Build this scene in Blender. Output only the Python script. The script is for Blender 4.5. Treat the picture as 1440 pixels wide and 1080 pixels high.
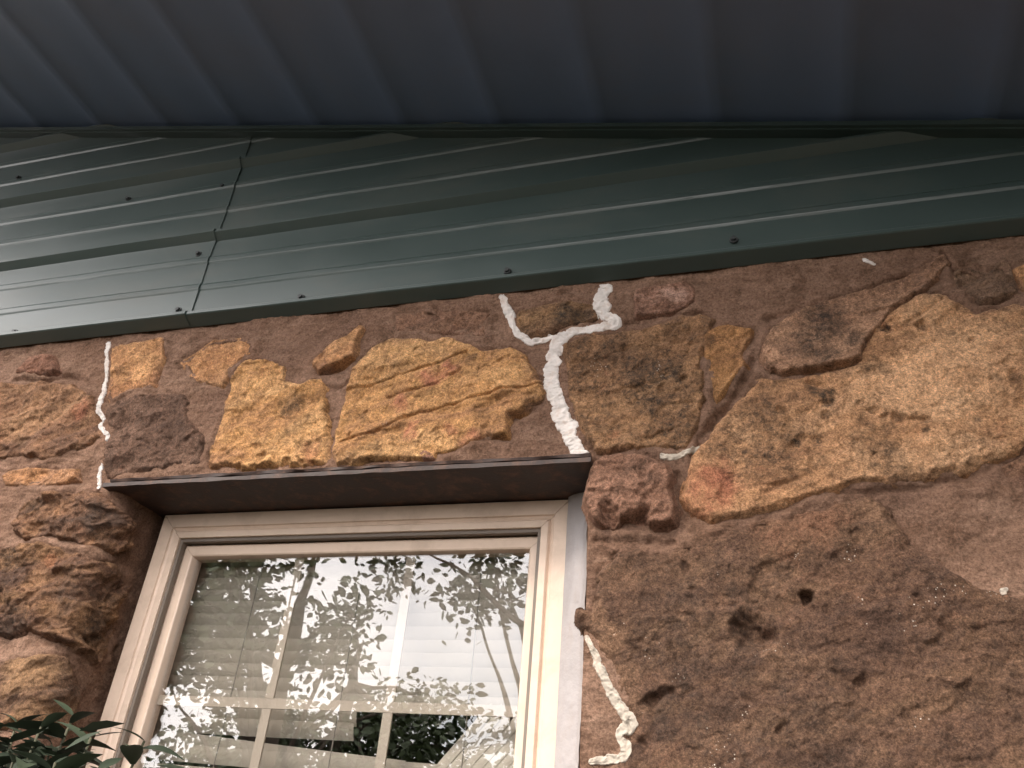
import bpy, bmesh, math, random
import numpy as np
from mathutils import Matrix, Vector

for _o in list(bpy.data.objects):
    bpy.data.objects.remove(_o)
SC = bpy.context.scene
COL = SC.collection
EYE = 1.6            # camera height
DIST = 1.2           # camera to wall face
F = 1189.0           # focal length in photo pixels

# ------------------------------------------------------------------ camera
def _n(v):
    v = np.array(v, float)
    return v / np.linalg.norm(v)
_X = -_n((-4107, 326, F))
_Z = _n((190, -1946, F))
_Z = _n(_Z - _X * (_Z @ _X))
_Y = np.cross(_Z, _X)
ROT = np.stack([_X, _Y, _Z])
cam = bpy.data.cameras.new('camera')
cam.sensor_width = 36.0
cam.lens = F / 1440 * 36
cam.clip_start = 0.02
cam.clip_end = 2000
cam_o = bpy.data.objects.new('camera', cam)
COL.objects.link(cam_o)
_m = Matrix(((ROT[0][0], -ROT[0][1], -ROT[0][2], 0), (ROT[1][0], -ROT[1][1], -ROT[1][2], -DIST),
             (ROT[2][0], -ROT[2][1], -ROT[2][2], EYE), (0, 0, 0, 1)))
cam_o.matrix_world = _m
SC.camera = cam_o

# ------------------------------------------------------------------ world, sun, exposure
SUN_EL, SUN_AZ = math.radians(42), math.radians(213)
W = bpy.data.worlds.new('World')
SC.world = W
W.use_nodes = True
nt = W.node_tree
nt.nodes.clear()
wo = nt.nodes.new('ShaderNodeOutputWorld')
bg = nt.nodes.new('ShaderNodeBackground')
sky = nt.nodes.new('ShaderNodeTexSky')
sky.sky_type = 'NISHITA'
sky.sun_disc = False
sky.sun_elevation = SUN_EL
sky.sun_rotation = SUN_AZ
tc = nt.nodes.new('ShaderNodeTexCoord')
nz = nt.nodes.new('ShaderNodeTexNoise')
nz.inputs['Scale'].default_value = 2.2
nz.inputs['Detail'].default_value = 6
rp = nt.nodes.new('ShaderNodeValToRGB')
rp.color_ramp.elements[0].position = 0.22
rp.color_ramp.elements[1].position = 0.44
mx = nt.nodes.new('ShaderNodeMix')
mx.data_type = 'RGBA'
mx.inputs['B'].default_value = (24.3, 23.0, 22.6, 1)      # bright thin overcast
nt.links.new(tc.outputs['Generated'], nz.inputs['Vector'])
nt.links.new(nz.outputs['Fac'], rp.inputs['Fac'])
nt.links.new(rp.outputs['Color'], mx.inputs['Factor'])
nt.links.new(sky.outputs['Color'], mx.inputs['A'])
nt.links.new(mx.outputs['Result'], bg.inputs['Color'])
bg.inputs['Strength'].default_value = 0.1
nt.links.new(bg.outputs['Background'], wo.inputs['Surface'])

sl = bpy.data.lights.new('sun', 'SUN')
sl.energy = 1.7
sl.angle = math.radians(14)
sl.color = (1.0, 0.90, 0.77)
so = bpy.data.objects.new('sun', sl)
COL.objects.link(so)
_s = Vector((math.sin(SUN_AZ) * math.cos(SUN_EL), math.cos(SUN_AZ) * math.cos(SUN_EL), math.sin(SUN_EL)))
so.rotation_euler = _s.to_track_quat('Z', 'Y').to_euler()
so.location = (-3, -6, 8)

SC.view_settings.view_transform = 'Standard'
SC.view_settings.look = 'None'
SC.view_settings.gamma = 1.0
SC.view_settings.use_curve_mapping = False
SC.view_settings.exposure = 1.15
SC.render.engine = 'CYCLES'
SC.cycles.max_bounces = 10
SC.cycles.transparent_max_bounces = 16
SC.cycles.caustics_reflective = False
SC.cycles.caustics_refractive = False

# ------------------------------------------------------------------ helpers
def at(px, py, d=0.0):
    """photo pixel -> (x, z above eye) on the plane y = d"""
    v = ROT @ np.array([px - 720.0, py - 540.0, F])
    v = v * ((DIST + d) / v[1])
    return float(v[0]), float(v[2])

def zp(ox, oy, s, pts):
    return [(ox + s * u, oy + s * v) for u, v in pts]

def wall_pts(pts, d=0.0):
    return np.array([at(x, y, d) for x, y in pts])

def mesh(name, V, FC, mat, smooth=True, sharp=None):
    me = bpy.data.meshes.new(name)
    V = np.asarray(V, float)
    if isinstance(FC, np.ndarray):
        nf, k = FC.shape
        me.vertices.add(len(V))
        me.vertices.foreach_set('co', V.astype(np.float32).ravel())
        me.loops.add(nf * k)
        me.loops.foreach_set('vertex_index', FC.astype(np.int32).ravel())
        me.polygons.add(nf)
        me.polygons.foreach_set('loop_start', np.arange(0, nf * k, k, dtype=np.int32))
        me.polygons.foreach_set('loop_total', np.full(nf, k, dtype=np.int32))
        me.update(calc_edges=True)
    else:
        me.from_pydata(V.tolist(), [], FC)
    if mat:
        me.materials.append(mat)
    me.polygons.foreach_set('use_smooth', [smooth] * len(me.polygons))
    if sharp:
        me.set_sharp_from_angle(angle=math.radians(sharp))
    me.update()
    return me

def link(name, me, parent=None, loc=(0, 0, 0), label=None, cat=None, group=None, kind=None):
    o = bpy.data.objects.new(name, me)
    COL.objects.link(o)
    o.location = loc
    if parent:
        o.parent = parent
    for k, v in (('label', label), ('category', cat), ('group', group), ('kind', kind)):
        if v:
            o[k] = v
    return o

def part(name, V, FC, mat, parent=None, smooth=True, sharp=None, base=(0, 0, 0), **kw):
    """mesh given in world coordinates; its origin goes to its own middle; base = world place of the parent"""
    V = np.asarray(V, float)
    c = (V.min(0) + V.max(0)) / 2
    me = mesh(name, V - c, FC, mat, smooth, sharp)
    return link(name, me, parent, tuple(c - np.array(base)), **kw)

def thing(name, label, cat, loc=(0, 0, 0), group=None):
    return link(name, None, None, loc, label, cat, group)

class MB:
    def __init__(s):
        s.V = []
        s.F = []
    def add(s, V, F):
        n = len(s.V)
        s.V += [tuple(v) for v in V]
        s.F += [tuple(i + n for i in f) for f in F]
    def box(s, x0, x1, y0, y1, z0, z1):
        s.add([(x0, y0, z0), (x1, y0, z0), (x1, y1, z0), (x0, y1, z0), (x0, y0, z1), (x1, y0, z1), (x1, y1, z1), (x0, y1, z1)],
              [(0, 3, 2, 1), (4, 5, 6, 7), (0, 1, 5, 4), (1, 2, 6, 5), (2, 3, 7, 6), (3, 0, 4, 7)])
    def tube(s, P, R, n=8, cap=True):
        P = [Vector(p) for p in P]
        rings = []
        up = Vector((0.31, 0.17, 0.93))
        for i, p in enumerate(P):
            t = (P[min(i + 1, len(P) - 1)] - P[max(i - 1, 0)]).normalized()
            a = t.cross(up).normalized()
            b = t.cross(a)
            r = R[i] if hasattr(R, '__len__') else R
            rings.append([p + (a * math.cos(k * 2 * math.pi / n) + b * math.sin(k * 2 * math.pi / n)) * r for k in range(n)])
        V = [v for r in rings for v in r]
        Fs = []
        for i in range(len(P) - 1):
            for k in range(n):
                q = (k + 1) % n
                Fs.append((i * n + k, i * n + q, (i + 1) * n + q, (i + 1) * n + k))
        if cap:
            Fs.append(tuple(range(n))[::-1])
            Fs.append(tuple((len(P) - 1) * n + k for k in range(n)))
        s.add(V, Fs)
    def part(s, name, mat, parent=None, **kw):
        return part(name, s.V, s.F, mat, parent, **kw)

# ---- noise in numpy
def _hash(ix, iy, seed):
    h = (ix.astype(np.int64) * 374761393 + iy.astype(np.int64) * 668265263 + seed * 1442695041) & 0xffffffff
    h = ((h ^ (h >> 13)) * 1274126177) & 0xffffffff
    h = ((h ^ (h >> 16)) * 2246822519) & 0xffffffff
    return (h ^ (h >> 15)) & 0xffff

def perlin(x, y, seed=0):
    x = np.asarray(x, float)
    y = np.asarray(y, float)
    ix = np.floor(x)
    iy = np.floor(y)
    fx = x - ix
    fy = y - iy
    u = fx * fx * fx * (fx * (fx * 6 - 15) + 10)
    v = fy * fy * fy * (fy * (fy * 6 - 15) + 10)
    def g(dx, dy):
        a = _hash(ix + dx, iy + dy, seed) / 65536.0 * 2 * math.pi
        return np.cos(a) * (fx - dx) + np.sin(a) * (fy - dy)
    a = g(0, 0) * (1 - u) + g(1, 0) * u
    b = g(0, 1) * (1 - u) + g(1, 1) * u
    return (a * (1 - v) + b * v) * 1.4

def fbm(x, y, f, seed=0, octv=4, gain=0.5):
    s = 0
    a = 1.0
    for o in range(octv):
        s = s + a * perlin(x * f + 17.3 * o, y * f - 9.1 * o, seed + o * 7)
        f *= 2.03
        a *= gain
    return s

def ridged(x, y, f, seed=0, octv=3):
    s = 0
    a = 1.0
    for o in range(octv):
        s = s + a * (1 - 2 * np.abs(perlin(x * f + 5.7 * o, y * f + 3.3 * o, seed + o * 5)))
        f *= 2.1
        a *= 0.5
    return s

def facets(x, y, f, seed=0, soft=0.12):
    """chipped rock: every cell of a jittered grid is a plane with its own tilt"""
    x = x * f
    y = y * f
    ix = np.floor(x); iy = np.floor(y)
    num = 0.0; den = 0.0
    ds, hs = [], []
    for dx in (-1, 0, 1):
        for dy in (-1, 0, 1):
            cx, cy = ix + dx, iy + dy
            a = _hash(cx, cy, seed) / 65536.0
            b = _hash(cx, cy, seed + 101) / 65536.0
            c = _hash(cx, cy, seed + 202) / 65536.0
            e = _hash(cx, cy, seed + 303) / 65536.0
            px, py = x - cx - a, y - cy - b
            ds.append(np.sqrt(px * px + py * py))
            hs.append((c - 0.5) * 1.1 + np.cos(e * 6.283) * px * 0.9 + np.sin(e * 6.283) * py * 0.9)
    ds = np.array(ds); hs = np.array(hs)
    w = np.exp(-(ds - ds.min(0)) / soft * 2.2)
    return (w * hs).sum(0) / w.sum(0)

def poly_dist(X, Z, P):
    """signed distance to a polygon, positive inside"""
    d2 = np.full(X.shape, 1e9)
    ins = np.zeros(X.shape, bool)
    n = len(P)
    for i in range(n):
        ax, az = P[i]
        bx, bz = P[(i + 1) % n]
        ex, ez = bx - ax, bz - az
        t = np.clip(((X - ax) * ex + (Z - az) * ez) / (ex * ex + ez * ez + 1e-12), 0, 1)
        d2 = np.minimum(d2, (X - ax - t * ex) ** 2 + (Z - az - t * ez) ** 2)
        c = (az > Z) != (bz > Z)
        xi = ax + (Z - az) / (bz - az + 1e-15) * ex
        ins ^= c & (X < xi)
    d = np.sqrt(d2)
    return np.where(ins, d, -d)

def line_dist(X, Z, P):
    d2 = np.full(X.shape, 1e9)
    for (ax, az), (bx, bz) in zip(P[:-1], P[1:]):
        ex, ez = bx - ax, bz - az
        t = np.clip(((X - ax) * ex + (Z - az) * ez) / (ex * ex + ez * ez + 1e-12), 0, 1)
        d2 = np.minimum(d2, (X - ax - t * ex) ** 2 + (Z - az - t * ez) ** 2)
    return np.sqrt(d2)

def sstep(a, b, x):
    t = np.clip((x - a) / (b - a), 0, 1)
    return t * t * (3 - 2 * t)

# ------------------------------------------------------------------ materials
def newmat(name):
    m = bpy.data.materials.new(name)
    m.use_nodes = True
    n = m.node_tree
    b = n.nodes['Principled BSDF']
    return m, n, b

def N(n, t, **kw):
    x = n.nodes.new(t)
    for k, v in kw.items():
        if k in x.inputs:
            x.inputs[k].default_value = v
        else:
            setattr(x, k, v)
    return x

def noise_node(n, coord, scale, detail=5, rough=0.6, dist=0.0):
    x = N(n, 'ShaderNodeTexNoise', Scale=scale, Detail=detail, Roughness=rough, Distortion=dist)
    n.links.new(coord, x.inputs['Vector'])
    return x.outputs['Fac']

def ramp(n, fac, stops):
    r = n.nodes.new('ShaderNodeValToRGB')
    e = r.color_ramp.elements
    while len(e) < len(stops):
        e.new(0.5)
    for el, (p, c) in zip(e, stops):
        el.position = p
        el.color = (c, c, c, 1) if not hasattr(c, '__len__') else (*c, 1)
    n.links.new(fac, r.inputs['Fac'])
    return r.outputs['Color']

def mixc(n, fac, a, b, blend='MIX'):
    x = n.nodes.new('ShaderNodeMix')
    x.data_type = 'RGBA'
    x.blend_type = blend
    for sock, v in (('Factor', fac), ('A', a), ('B', b)):
        if isinstance(v, bpy.types.NodeSocket):
            n.links.new(v, x.inputs[sock])
        elif hasattr(v, '__len__'):
            x.inputs[sock].default_value = (*v, 1)
        else:
            x.inputs[sock].default_value = v
    return x.outputs['Result']

def mathn(n, op, a, b=None):
    x = n.nodes.new('ShaderNodeMath')
    x.operation = op
    for i, v in enumerate((a, b)):
        if v is None:
            continue
        if isinstance(v, bpy.types.NodeSocket):
            n.links.new(v, x.inputs[i])
        else:
            x.inputs[i].default_value = v
    return x.outputs[0]

def bump(n, bsdf, h, strength=0.5, dist=0.004, prev=None):
    x = n.nodes.new('ShaderNodeBump')
    x.inputs['Strength'].default_value = strength
    x.inputs['Distance'].default_value = dist
    n.links.new(h, x.inputs['Height'])
    if prev:
        n.links.new(prev, x.inputs['Normal'])
    n.links.new(x.outputs['Normal'], bsdf.inputs['Normal'])
    return x.outputs['Normal']

_seed = [0]
def stone_mat(c1, c2, c3, lichen=0.3, flecks=0.15, red=(0.30, 0.10, 0.06), grain=1.0, dark=(0.035, 0.03, 0.025)):
    """layered sandstone: three mottled colours, lichen, painted stains from the vertex colour 'stain', grain and flecks"""
    _seed[0] += 1
    c1, c2, c3, red = [tuple(v * 1.22 for v in q) for q in (c1, c2, c3, red)]
    m, n, b = newmat('sandstone')
    t = n.nodes.new('ShaderNodeTexCoord')
    mp = N(n, 'ShaderNodeMapping')
    mp.inputs['Location'].default_value = (_seed[0] * 1.37, _seed[0] * 0.71, _seed[0] * 2.13)
    mp.inputs['Rotation'].default_value = (0, 0.25, 0)
    n.links.new(t.outputs['Object'], mp.inputs['Vector'])
    st = N(n, 'ShaderNodeMapping')
    st.inputs['Scale'].default_value = (0.55, 1.0, 1.5)
    n.links.new(mp.outputs['Vector'], st.inputs['Vector'])
    c = mp.outputs['Vector']
    n1 = noise_node(n, st.outputs['Vector'], 7, 9, 0.68, 0.6)
    n2 = noise_node(n, c, 28, 8, 0.7, 0.4)
    n3 = noise_node(n, c, 110, 7, 0.78, 0.3)
    n4 = noise_node(n, c, 420, 3, 0.7)
    n5 = noise_node(n, c, 13, 8, 0.72, 1.0)
    col = ramp(n, n1, [(0.33, c3), (0.47, c1), (0.60, c2), (0.74, c1)])
    n9 = noise_node(n, st.outputs['Vector'], 17, 8, 0.75, 1.2)
    col = mixc(n, ramp(n, n9, [(0.54, 0.0), (0.70, 0.50)]), col, tuple(v * 0.72 for v in c3))
    col = mixc(n, ramp(n, n9, [(0.30, 0.55), (0.44, 0.0)]), col, tuple(min(0.8, v * 1.2) for v in c2))
    col = mixc(n, ramp(n, n2, [(0.45, 0.0), (0.68, 0.55)]), col, c3)
    col = mixc(n, ramp(n, n5, [(0.60, 0.0), (0.78, 0.5)]), col, red)
    # lichen specks
    lf = mathn(n, 'MULTIPLY', ramp(n, n3, [(0.46, 0.0), (0.66, 1.0)]), ramp(n, n2, [(0.44 - 0.1 * lichen, 0.0), (0.66 - 0.1 * lichen, 1.0)]))
    col = mixc(n, mathn(n, 'MULTIPLY', lf, min(1.0, lichen * 1.4)), col, dark)
    # painted stains
    at_ = n.nodes.new('ShaderNodeAttribute')
    at_.attribute_name = 'stain'
    sp = n.nodes.new('ShaderNodeSeparateColor')
    n.links.new(at_.outputs['Color'], sp.inputs['Color'])
    brk = ramp(n, n3, [(0.36, 0.35), (0.60, 1.0)])
    brk2 = ramp(n, n2, [(0.34, 0.25), (0.56, 1.0)])
    bk = mathn(n, 'MULTIPLY', brk, brk2)
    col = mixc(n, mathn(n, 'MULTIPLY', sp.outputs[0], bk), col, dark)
    col = mixc(n, mathn(n, 'MULTIPLY', sp.outputs[1], brk2), col, red)
    col = mixc(n, mathn(n, 'MULTIPLY', sp.outputs[2], brk2), col, tuple(min(1, v * 1.25) for v in c2))
    # mortar smeared over the rim
    dn = mathn(n, 'MULTIPLY', at_.outputs['Alpha'], ramp(n, n2, [(0.36, 0.1), (0.58, 1.0)]))
    col = mixc(n, dn, col, (0.238, 0.140, 0.096))
    # broad light and dark mottling
    n6 = noise_node(n, c, 55, 9, 0.75, 0.8)
    col = mixc(n, 1.0, col, ramp(n, n6, [(0.32, 0.50), (0.50, 1.0), (0.68, 1.36)]), 'MULTIPLY')
    n8 = noise_node(n, c, 210, 4, 0.8)
    col = mixc(n, 1.0, col, ramp(n, n8, [(0.32, 0.56), (0.66, 1.34)]), 'MULTIPLY')
    # grain
    g = ramp(n, n4, [(0.25, 0.66), (0.75, 1.24)])
    col = mixc(n, grain, col, g, 'MULTIPLY')
    # pale flecks
    vo = N(n, 'ShaderNodeTexVoronoi', Scale=190.0)
    n.links.new(c, vo.inputs['Vector'])
    ff = mathn(n, 'MULTIPLY', ramp(n, vo.outputs['Distance'], [(0.10, 1.0), (0.22, 0.0)]), ramp(n, noise_node(n, c, 16, 3), [(0.62, 0.0), (0.68, 1.0)]))
    col = mixc(n, mathn(n, 'MULTIPLY', ff, flecks), col, (0.75, 0.68, 0.6))
    n.links.new(col, b.inputs['Base Color'])
    b.inputs['Roughness'].default_value = 0.93
    b.inputs['Specular IOR Level'].default_value = 0.2
    p = bump(n, b, n2, 0.7, 0.007)
    p = bump(n, b, n3, 1.0, 0.0055, p)
    bump(n, b, n4, 0.7, 0.0018, p)
    return m

def mortar_mat():
    m, n, b = newmat('mortar')
    t = n.nodes.new('ShaderNodeTexCoord')
    c = t.outputs['Object']
    n1 = noise_node(n, c, 3.5, 6, 0.6)
    n2 = noise_node(n, c, 40, 6, 0.65)
    n3 = noise_node(n, c, 260, 5, 0.8)
    n4 = noise_node(n, c, 14, 7, 0.7, 0.5)
    col = ramp(n, n1, [(0.34, (0.165, 0.097, 0.068)), (0.50, (0.238, 0.140, 0.096)), (0.66, (0.292, 0.180, 0.127))])
    col = mixc(n, ramp(n, n4, [(0.47, 0.0), (0.66, 0.85)]), col, (0.125, 0.068, 0.042))
    tm = N(n, 'ShaderNodeMapping')
    tm.inputs['Scale'].default_value = (0.35, 1.0, 1.6)
    tm.inputs['Rotation'].default_value = (0, 0.35, 0)
    n.links.new(c, tm.inputs['Vector'])
    n7 = noise_node(n, tm.outputs['Vector'], 26, 7, 0.72, 0.6)
    col = mixc(n, ramp(n, n7, [(0.53, 0.0), (0.72, 0.75)]), col, (0.330, 0.210, 0.150))
    col = mixc(n, 1.0, col, ramp(n, n3, [(0.32, 0.42), (0.68, 1.42)]), 'MULTIPLY')
    col = mixc(n, 1.0, col, ramp(n, n2, [(0.3, 0.86), (0.7, 1.10)]), 'MULTIPLY')
    n.links.new(col, b.inputs['Base Color'])
    b.inputs['Roughness'].default_value = 0.95
    b.inputs['Specular IOR Level'].default_value = 0.15
    p = bump(n, b, n4, 0.7, 0.010)
    p = bump(n, b, n7, 0.7, 0.007, p)
    p = bump(n, b, n2, 0.8, 0.005, p)
    bump(n, b, n3, 1.0, 0.003, p)
    return m

def paint_mat(name, c, rough=0.4, var=0.12, dirt=(0.2, 0.15, 0.1), dirt_amt=0.25, dirt_scale=9, metallic=0.0, spec=0.5, bscale=160, bstr=0.06, stretch=(1, 1, 1), coat=0.0):
    m, n, b = newmat(name)
    t = n.nodes.new('ShaderNodeTexCoord')
    mp = N(n, 'ShaderNodeMapping')
    mp.inputs['Scale'].default_value = stretch
    n.links.new(t.outputs['Object'], mp.inputs['Vector'])
    n1 = noise_node(n, mp.outputs['Vector'], dirt_scale, 8, 0.7, 0.3)
    n2 = noise_node(n, t.outputs['Object'], bscale, 4, 0.6)
    col = mixc(n, 1.0, c, ramp(n, n1, [(0.3, 1 - var), (0.7, 1 + var)]), 'MULTIPLY')
    col = mixc(n, mathn(n, 'MULTIPLY', ramp(n, n1, [(0.50, 0.0), (0.72, 1.0)]), dirt_amt), col, dirt)
    n.links.new(col, b.inputs['Base Color'])
    n.links.new(ramp(n, n1, [(0.3, max(0.03, rough - 0.06)), (0.75, min(1, rough + 0.14))]), b.inputs['Roughness'])
    b.inputs['Metallic'].default_value = metallic
    b.inputs['Specular IOR Level'].default_value = spec
    b.inputs['Coat Weight'].default_value = coat
    b.inputs['Coat Roughness'].default_value = 0.22
    bump(n, b, n2, bstr, 0.002)
    return m

M_MORTAR = mortar_mat()
M_SIDING = paint_mat('green_painted_steel', (0.038, 0.060, 0.056), 0.36, 0.12, (0.10, 0.085, 0.065), 0.35, 3, spec=0.6, coat=0.20, bscale=30, bstr=0.05, stretch=(0.5, 1, 1.5))
M_SOFFIT = paint_mat('soffit_painted_steel', (0.13, 0.185, 0.30), 0.45, 0.10, (0.13, 0.115, 0.10), 0.3, 4, spec=0.6, bscale=30, bstr=0.05)
M_SCREW = paint_mat('screw_steel', (0.030, 0.034, 0.036), 0.5, 0.3, (0.10, 0.05, 0.03), 0.4, 300)
M_LINTEL = paint_mat('red_oxide_steel', (0.032, 0.016, 0.012), 0.6, 0.3, (0.20, 0.105, 0.065), 0.55, 26, bscale=200, bstr=0.3)
M_VINYL = paint_mat('almond_vinyl', (0.68, 0.53, 0.42), 0.42, 0.07, (0.34, 0.25, 0.18), 0.5, 11, spec=0.45, bscale=90, bstr=0.02)
M_MUNTIN = paint_mat('tan_muntin', (0.47, 0.40, 0.32), 0.45, 0.05, (0.3, 0.25, 0.18), 0.1, 12)
M_GASKET = paint_mat('grey_gasket', (0.17, 0.14, 0.115), 0.6)
M_SLAT = paint_mat('blind_slat', (0.46, 0.415, 0.345), 0.5, 0.05, (0.3, 0.25, 0.18), 0.18, 10)
M_CORD = paint_mat('blind_cord', (0.24, 0.22, 0.19), 0.8)
M_CAULK = paint_mat('white_sealant', (0.60, 0.555, 0.525), 0.9, 0.14, (0.42, 0.30, 0.23), 0.8, 60, bscale=220, bstr=0.5)
M_CAULKG = paint_mat('grey_white_sealant', (0.42, 0.37, 0.31), 0.85, 0.08, (0.33, 0.23, 0.18), 0.5, 40, bscale=220, bstr=0.5)
M_SILIC = paint_mat('grey_silicone', (0.34, 0.31, 0.305), 0.40, 0.16, (0.24, 0.19, 0.16), 0.6, 24, bscale=70, bstr=0.7, stretch=(1, 1, 0.4))
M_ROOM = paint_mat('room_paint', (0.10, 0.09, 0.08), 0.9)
M_ROOFTOP = paint_mat('roof_steel', (0.06, 0.09, 0.085), 0.4)
M_SOIL = None

def glass_mat():
    m, n, b = newmat('window_glass')
    n.nodes.remove(b)
    out = n.nodes['Material Output']
    fr = N(n, 'ShaderNodeFresnel', IOR=2.0)
    ge = n.nodes.new('ShaderNodeNewGeometry')          # same reflectance from both sides of each face
    ior = mathn(n, 'ADD', mathn(n, 'MULTIPLY', ge.outputs['Backfacing'], 0.5 - 2.0), 2.0)
    n.links.new(ior, fr.inputs['IOR'])
    tr = N(n, 'ShaderNodeBsdfTransparent')
    tr.inputs['Color'].default_value = (0.94, 0.94, 0.94, 1)
    gl = N(n, 'ShaderNodeBsdfGlossy', Roughness=0.0)
    ms = n.nodes.new('ShaderNodeMixShader')
    n.links.new(fr.outputs[0], ms.inputs[0])
    n.links.new(tr.outputs[0], ms.inputs[1])
    n.links.new(gl.outputs[0], ms.inputs[2])
    t = n.nodes.new('ShaderNodeTexCoord')
    h = noise_node(n, t.outputs['Object'], 4, 2)
    bp = n.nodes.new('ShaderNodeBump')
    bp.inputs['Strength'].default_value = 0.08
    bp.inputs['Distance'].default_value = 0.01
    n.links.new(h, bp.inputs['Height'])
    n.links.new(bp.outputs['Normal'], gl.inputs['Normal'])
    n.links.new(ms.outputs[0], out.inputs['Surface'])
    return m
M_GLASS = glass_mat()

def leaf_mat(name, c1, c2, rough=0.4):
    m, n, b = newmat(name)
    t = n.nodes.new('ShaderNodeTexCoord')
    oi = n.nodes.new('ShaderNodeObjectInfo')
    n1 = noise_node(n, t.outputs['Object'], 6, 4)
    f = mathn(n, 'ADD', mathn(n, 'MULTIPLY', oi.outputs['Random'], 0.5), mathn(n, 'SUBTRACT', n1, 0.25))
    n.links.new(ramp(n, f, [(0.2, c1), (0.8, c2)]), b.inputs['Base Color'])
    b.inputs['Roughness'].default_value = rough
    b.inputs['Transmission Weight'].default_value = 0.0
    return m
M_LEAF = leaf_mat('shrub_leaf', (0.016, 0.026, 0.014), (0.042, 0.060, 0.032), 0.62)
M_TLEAF = leaf_mat('tree_leaf', (0.035, 0.055, 0.020), (0.075, 0.105, 0.040), 0.5)
M_STEM = paint_mat('green_brown_stem', (0.055, 0.055, 0.028), 0.7, 0.3)
M_BARK = paint_mat('bark', (0.10, 0.075, 0.055), 0.9, 0.4, (0.05, 0.04, 0.03), 0.5, 14, bscale=40, bstr=0.8)

# ------------------------------------------------------------------ the setting: ground
_m, _nn, _b = newmat('lawn')
_t = _nn.nodes.new('ShaderNodeTexCoord')
_n1 = noise_node(_nn, _t.outputs['Object'], 0.6, 8)
_nn.links.new(ramp(_nn, _n1, [(0.35, (0.026, 0.025, 0.016)), (0.55, (0.036, 0.031, 0.023)), (0.7, (0.055, 0.044, 0.034))]), _b.inputs['Base Color'])
_b.inputs['Roughness'].default_value = 0.95
bump(_nn, _b, noise_node(_nn, _t.outputs['Object'], 30, 4), 0.8, 0.03)
link('ground', mesh('ground', [(-400, -400, 0), (400, -400, 0), (400, 400, 0), (-400, 400, 0)], [(0, 1, 2, 3)], _m), kind='structure')

# ------------------------------------------------------------------ the stone wall
XL, XR = -1.175, -0.266          # sides of the window opening on the wall face
ZL = 0.6035                      # underside of the lintel, above the eye
ZB = -0.62                       # bottom of the opening, above the eye
ZTOP = 1.06                      # wall face runs a little behind the siding
XMIN, XMAX = -2.7, 1.5
CR = 0.035                       # corner rounding at the left reveal

wall = thing('stone_wall', 'reddish brown rubble stone wall with wide pink mortar joints round the window', 'wall', (0, 0, 0))

def mortar_h(X, Z):
    h = 0.006 * fbm(X, Z, 3.0, 3, 3) + 0.0035 * fbm(X, Z, 14, 9, 3) + 0.0016 * fbm(X, Z, 80, 21, 3, 0.7)
    return h - 0.002

def mortar_full(X, Z):
    """mortar with a broken hairline gap along the stones"""
    h = mortar_h(X, Z)
    h = h + 0.0022 * facets(X, Z * 1.4, 26, 5) * sstep(-0.3, 0.4, fbm(X, Z, 5, 14, 2)) + 0.0016 * fbm(X * 0.6 + Z * 0.2, Z * 1.5, 46, 15, 4, 0.65)
    for g, w, dp in CRACKS:
        h = h - dp * np.exp(-(line_dist(X + 0.003 * perlin(X * 40, Z * 40, 61), Z + 0.003 * perlin(X * 40, Z * 40, 62), g) / w) ** 2)
    for s in STONES:
        P = s['P']
        k = (X > P[:, 0].min() - 0.03) & (X < P[:, 0].max() + 0.03) & (Z > P[:, 1].min() - 0.03) & (Z < P[:, 1].max() + 0.03)
        if k.any():
            d = s['dist'](X[k], Z[k])
            m = sstep(-0.35, 0.45, fbm(X[k], Z[k], 9, s['sd'] + 90, 3))
            h[k] -= 0.05 * sstep(0.010, 0.016, d)
            h[k] -= 0.0042 * np.exp(-((d + 0.0012) / 0.0036) ** 2) * m
            h[k] += 0.0045 * np.exp(-((d + 0.006) / 0.011) ** 2) * (1 - m)
    return h

CRACKS = [(wall_pts(q), w, dp) for q, w, dp in [
    ([(1326, 352), (1333, 366), (1339, 376), (1352, 388), (1366, 400)], 0.0036, 0.012),
    ([(1082, 447), (1130, 432), (1180, 414), (1230, 404), (1275, 386)], 0.009, 0.009),
    ([(978, 640), (985, 615), (1005, 590), (1030, 565), (1048, 530), (1058, 505)], 0.006, 0.014),
    ([(880, 452), (920, 449), (960, 441), (985, 438)], 0.004, 0.008),
    ([(20, 532), (60, 535), (95, 530), (120, 536)], 0.006, 0.010),
    ([(1180, 692), (1240, 690), (1300, 684), (1370, 668), (1440, 636)], 0.007, 0.010),
    ([(700, 590), (722, 590), (748, 575)], 0.009, 0.012),
    ([(440, 540), (470, 545), (500, 535)], 0.006, 0.008),
    ([(955, 670), (958, 700), (966, 725)], 0.008, 0.012),
    ([(840, 760), (880, 762), (950, 765)], 0.006, 0.008)]]
STONES = []
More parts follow.
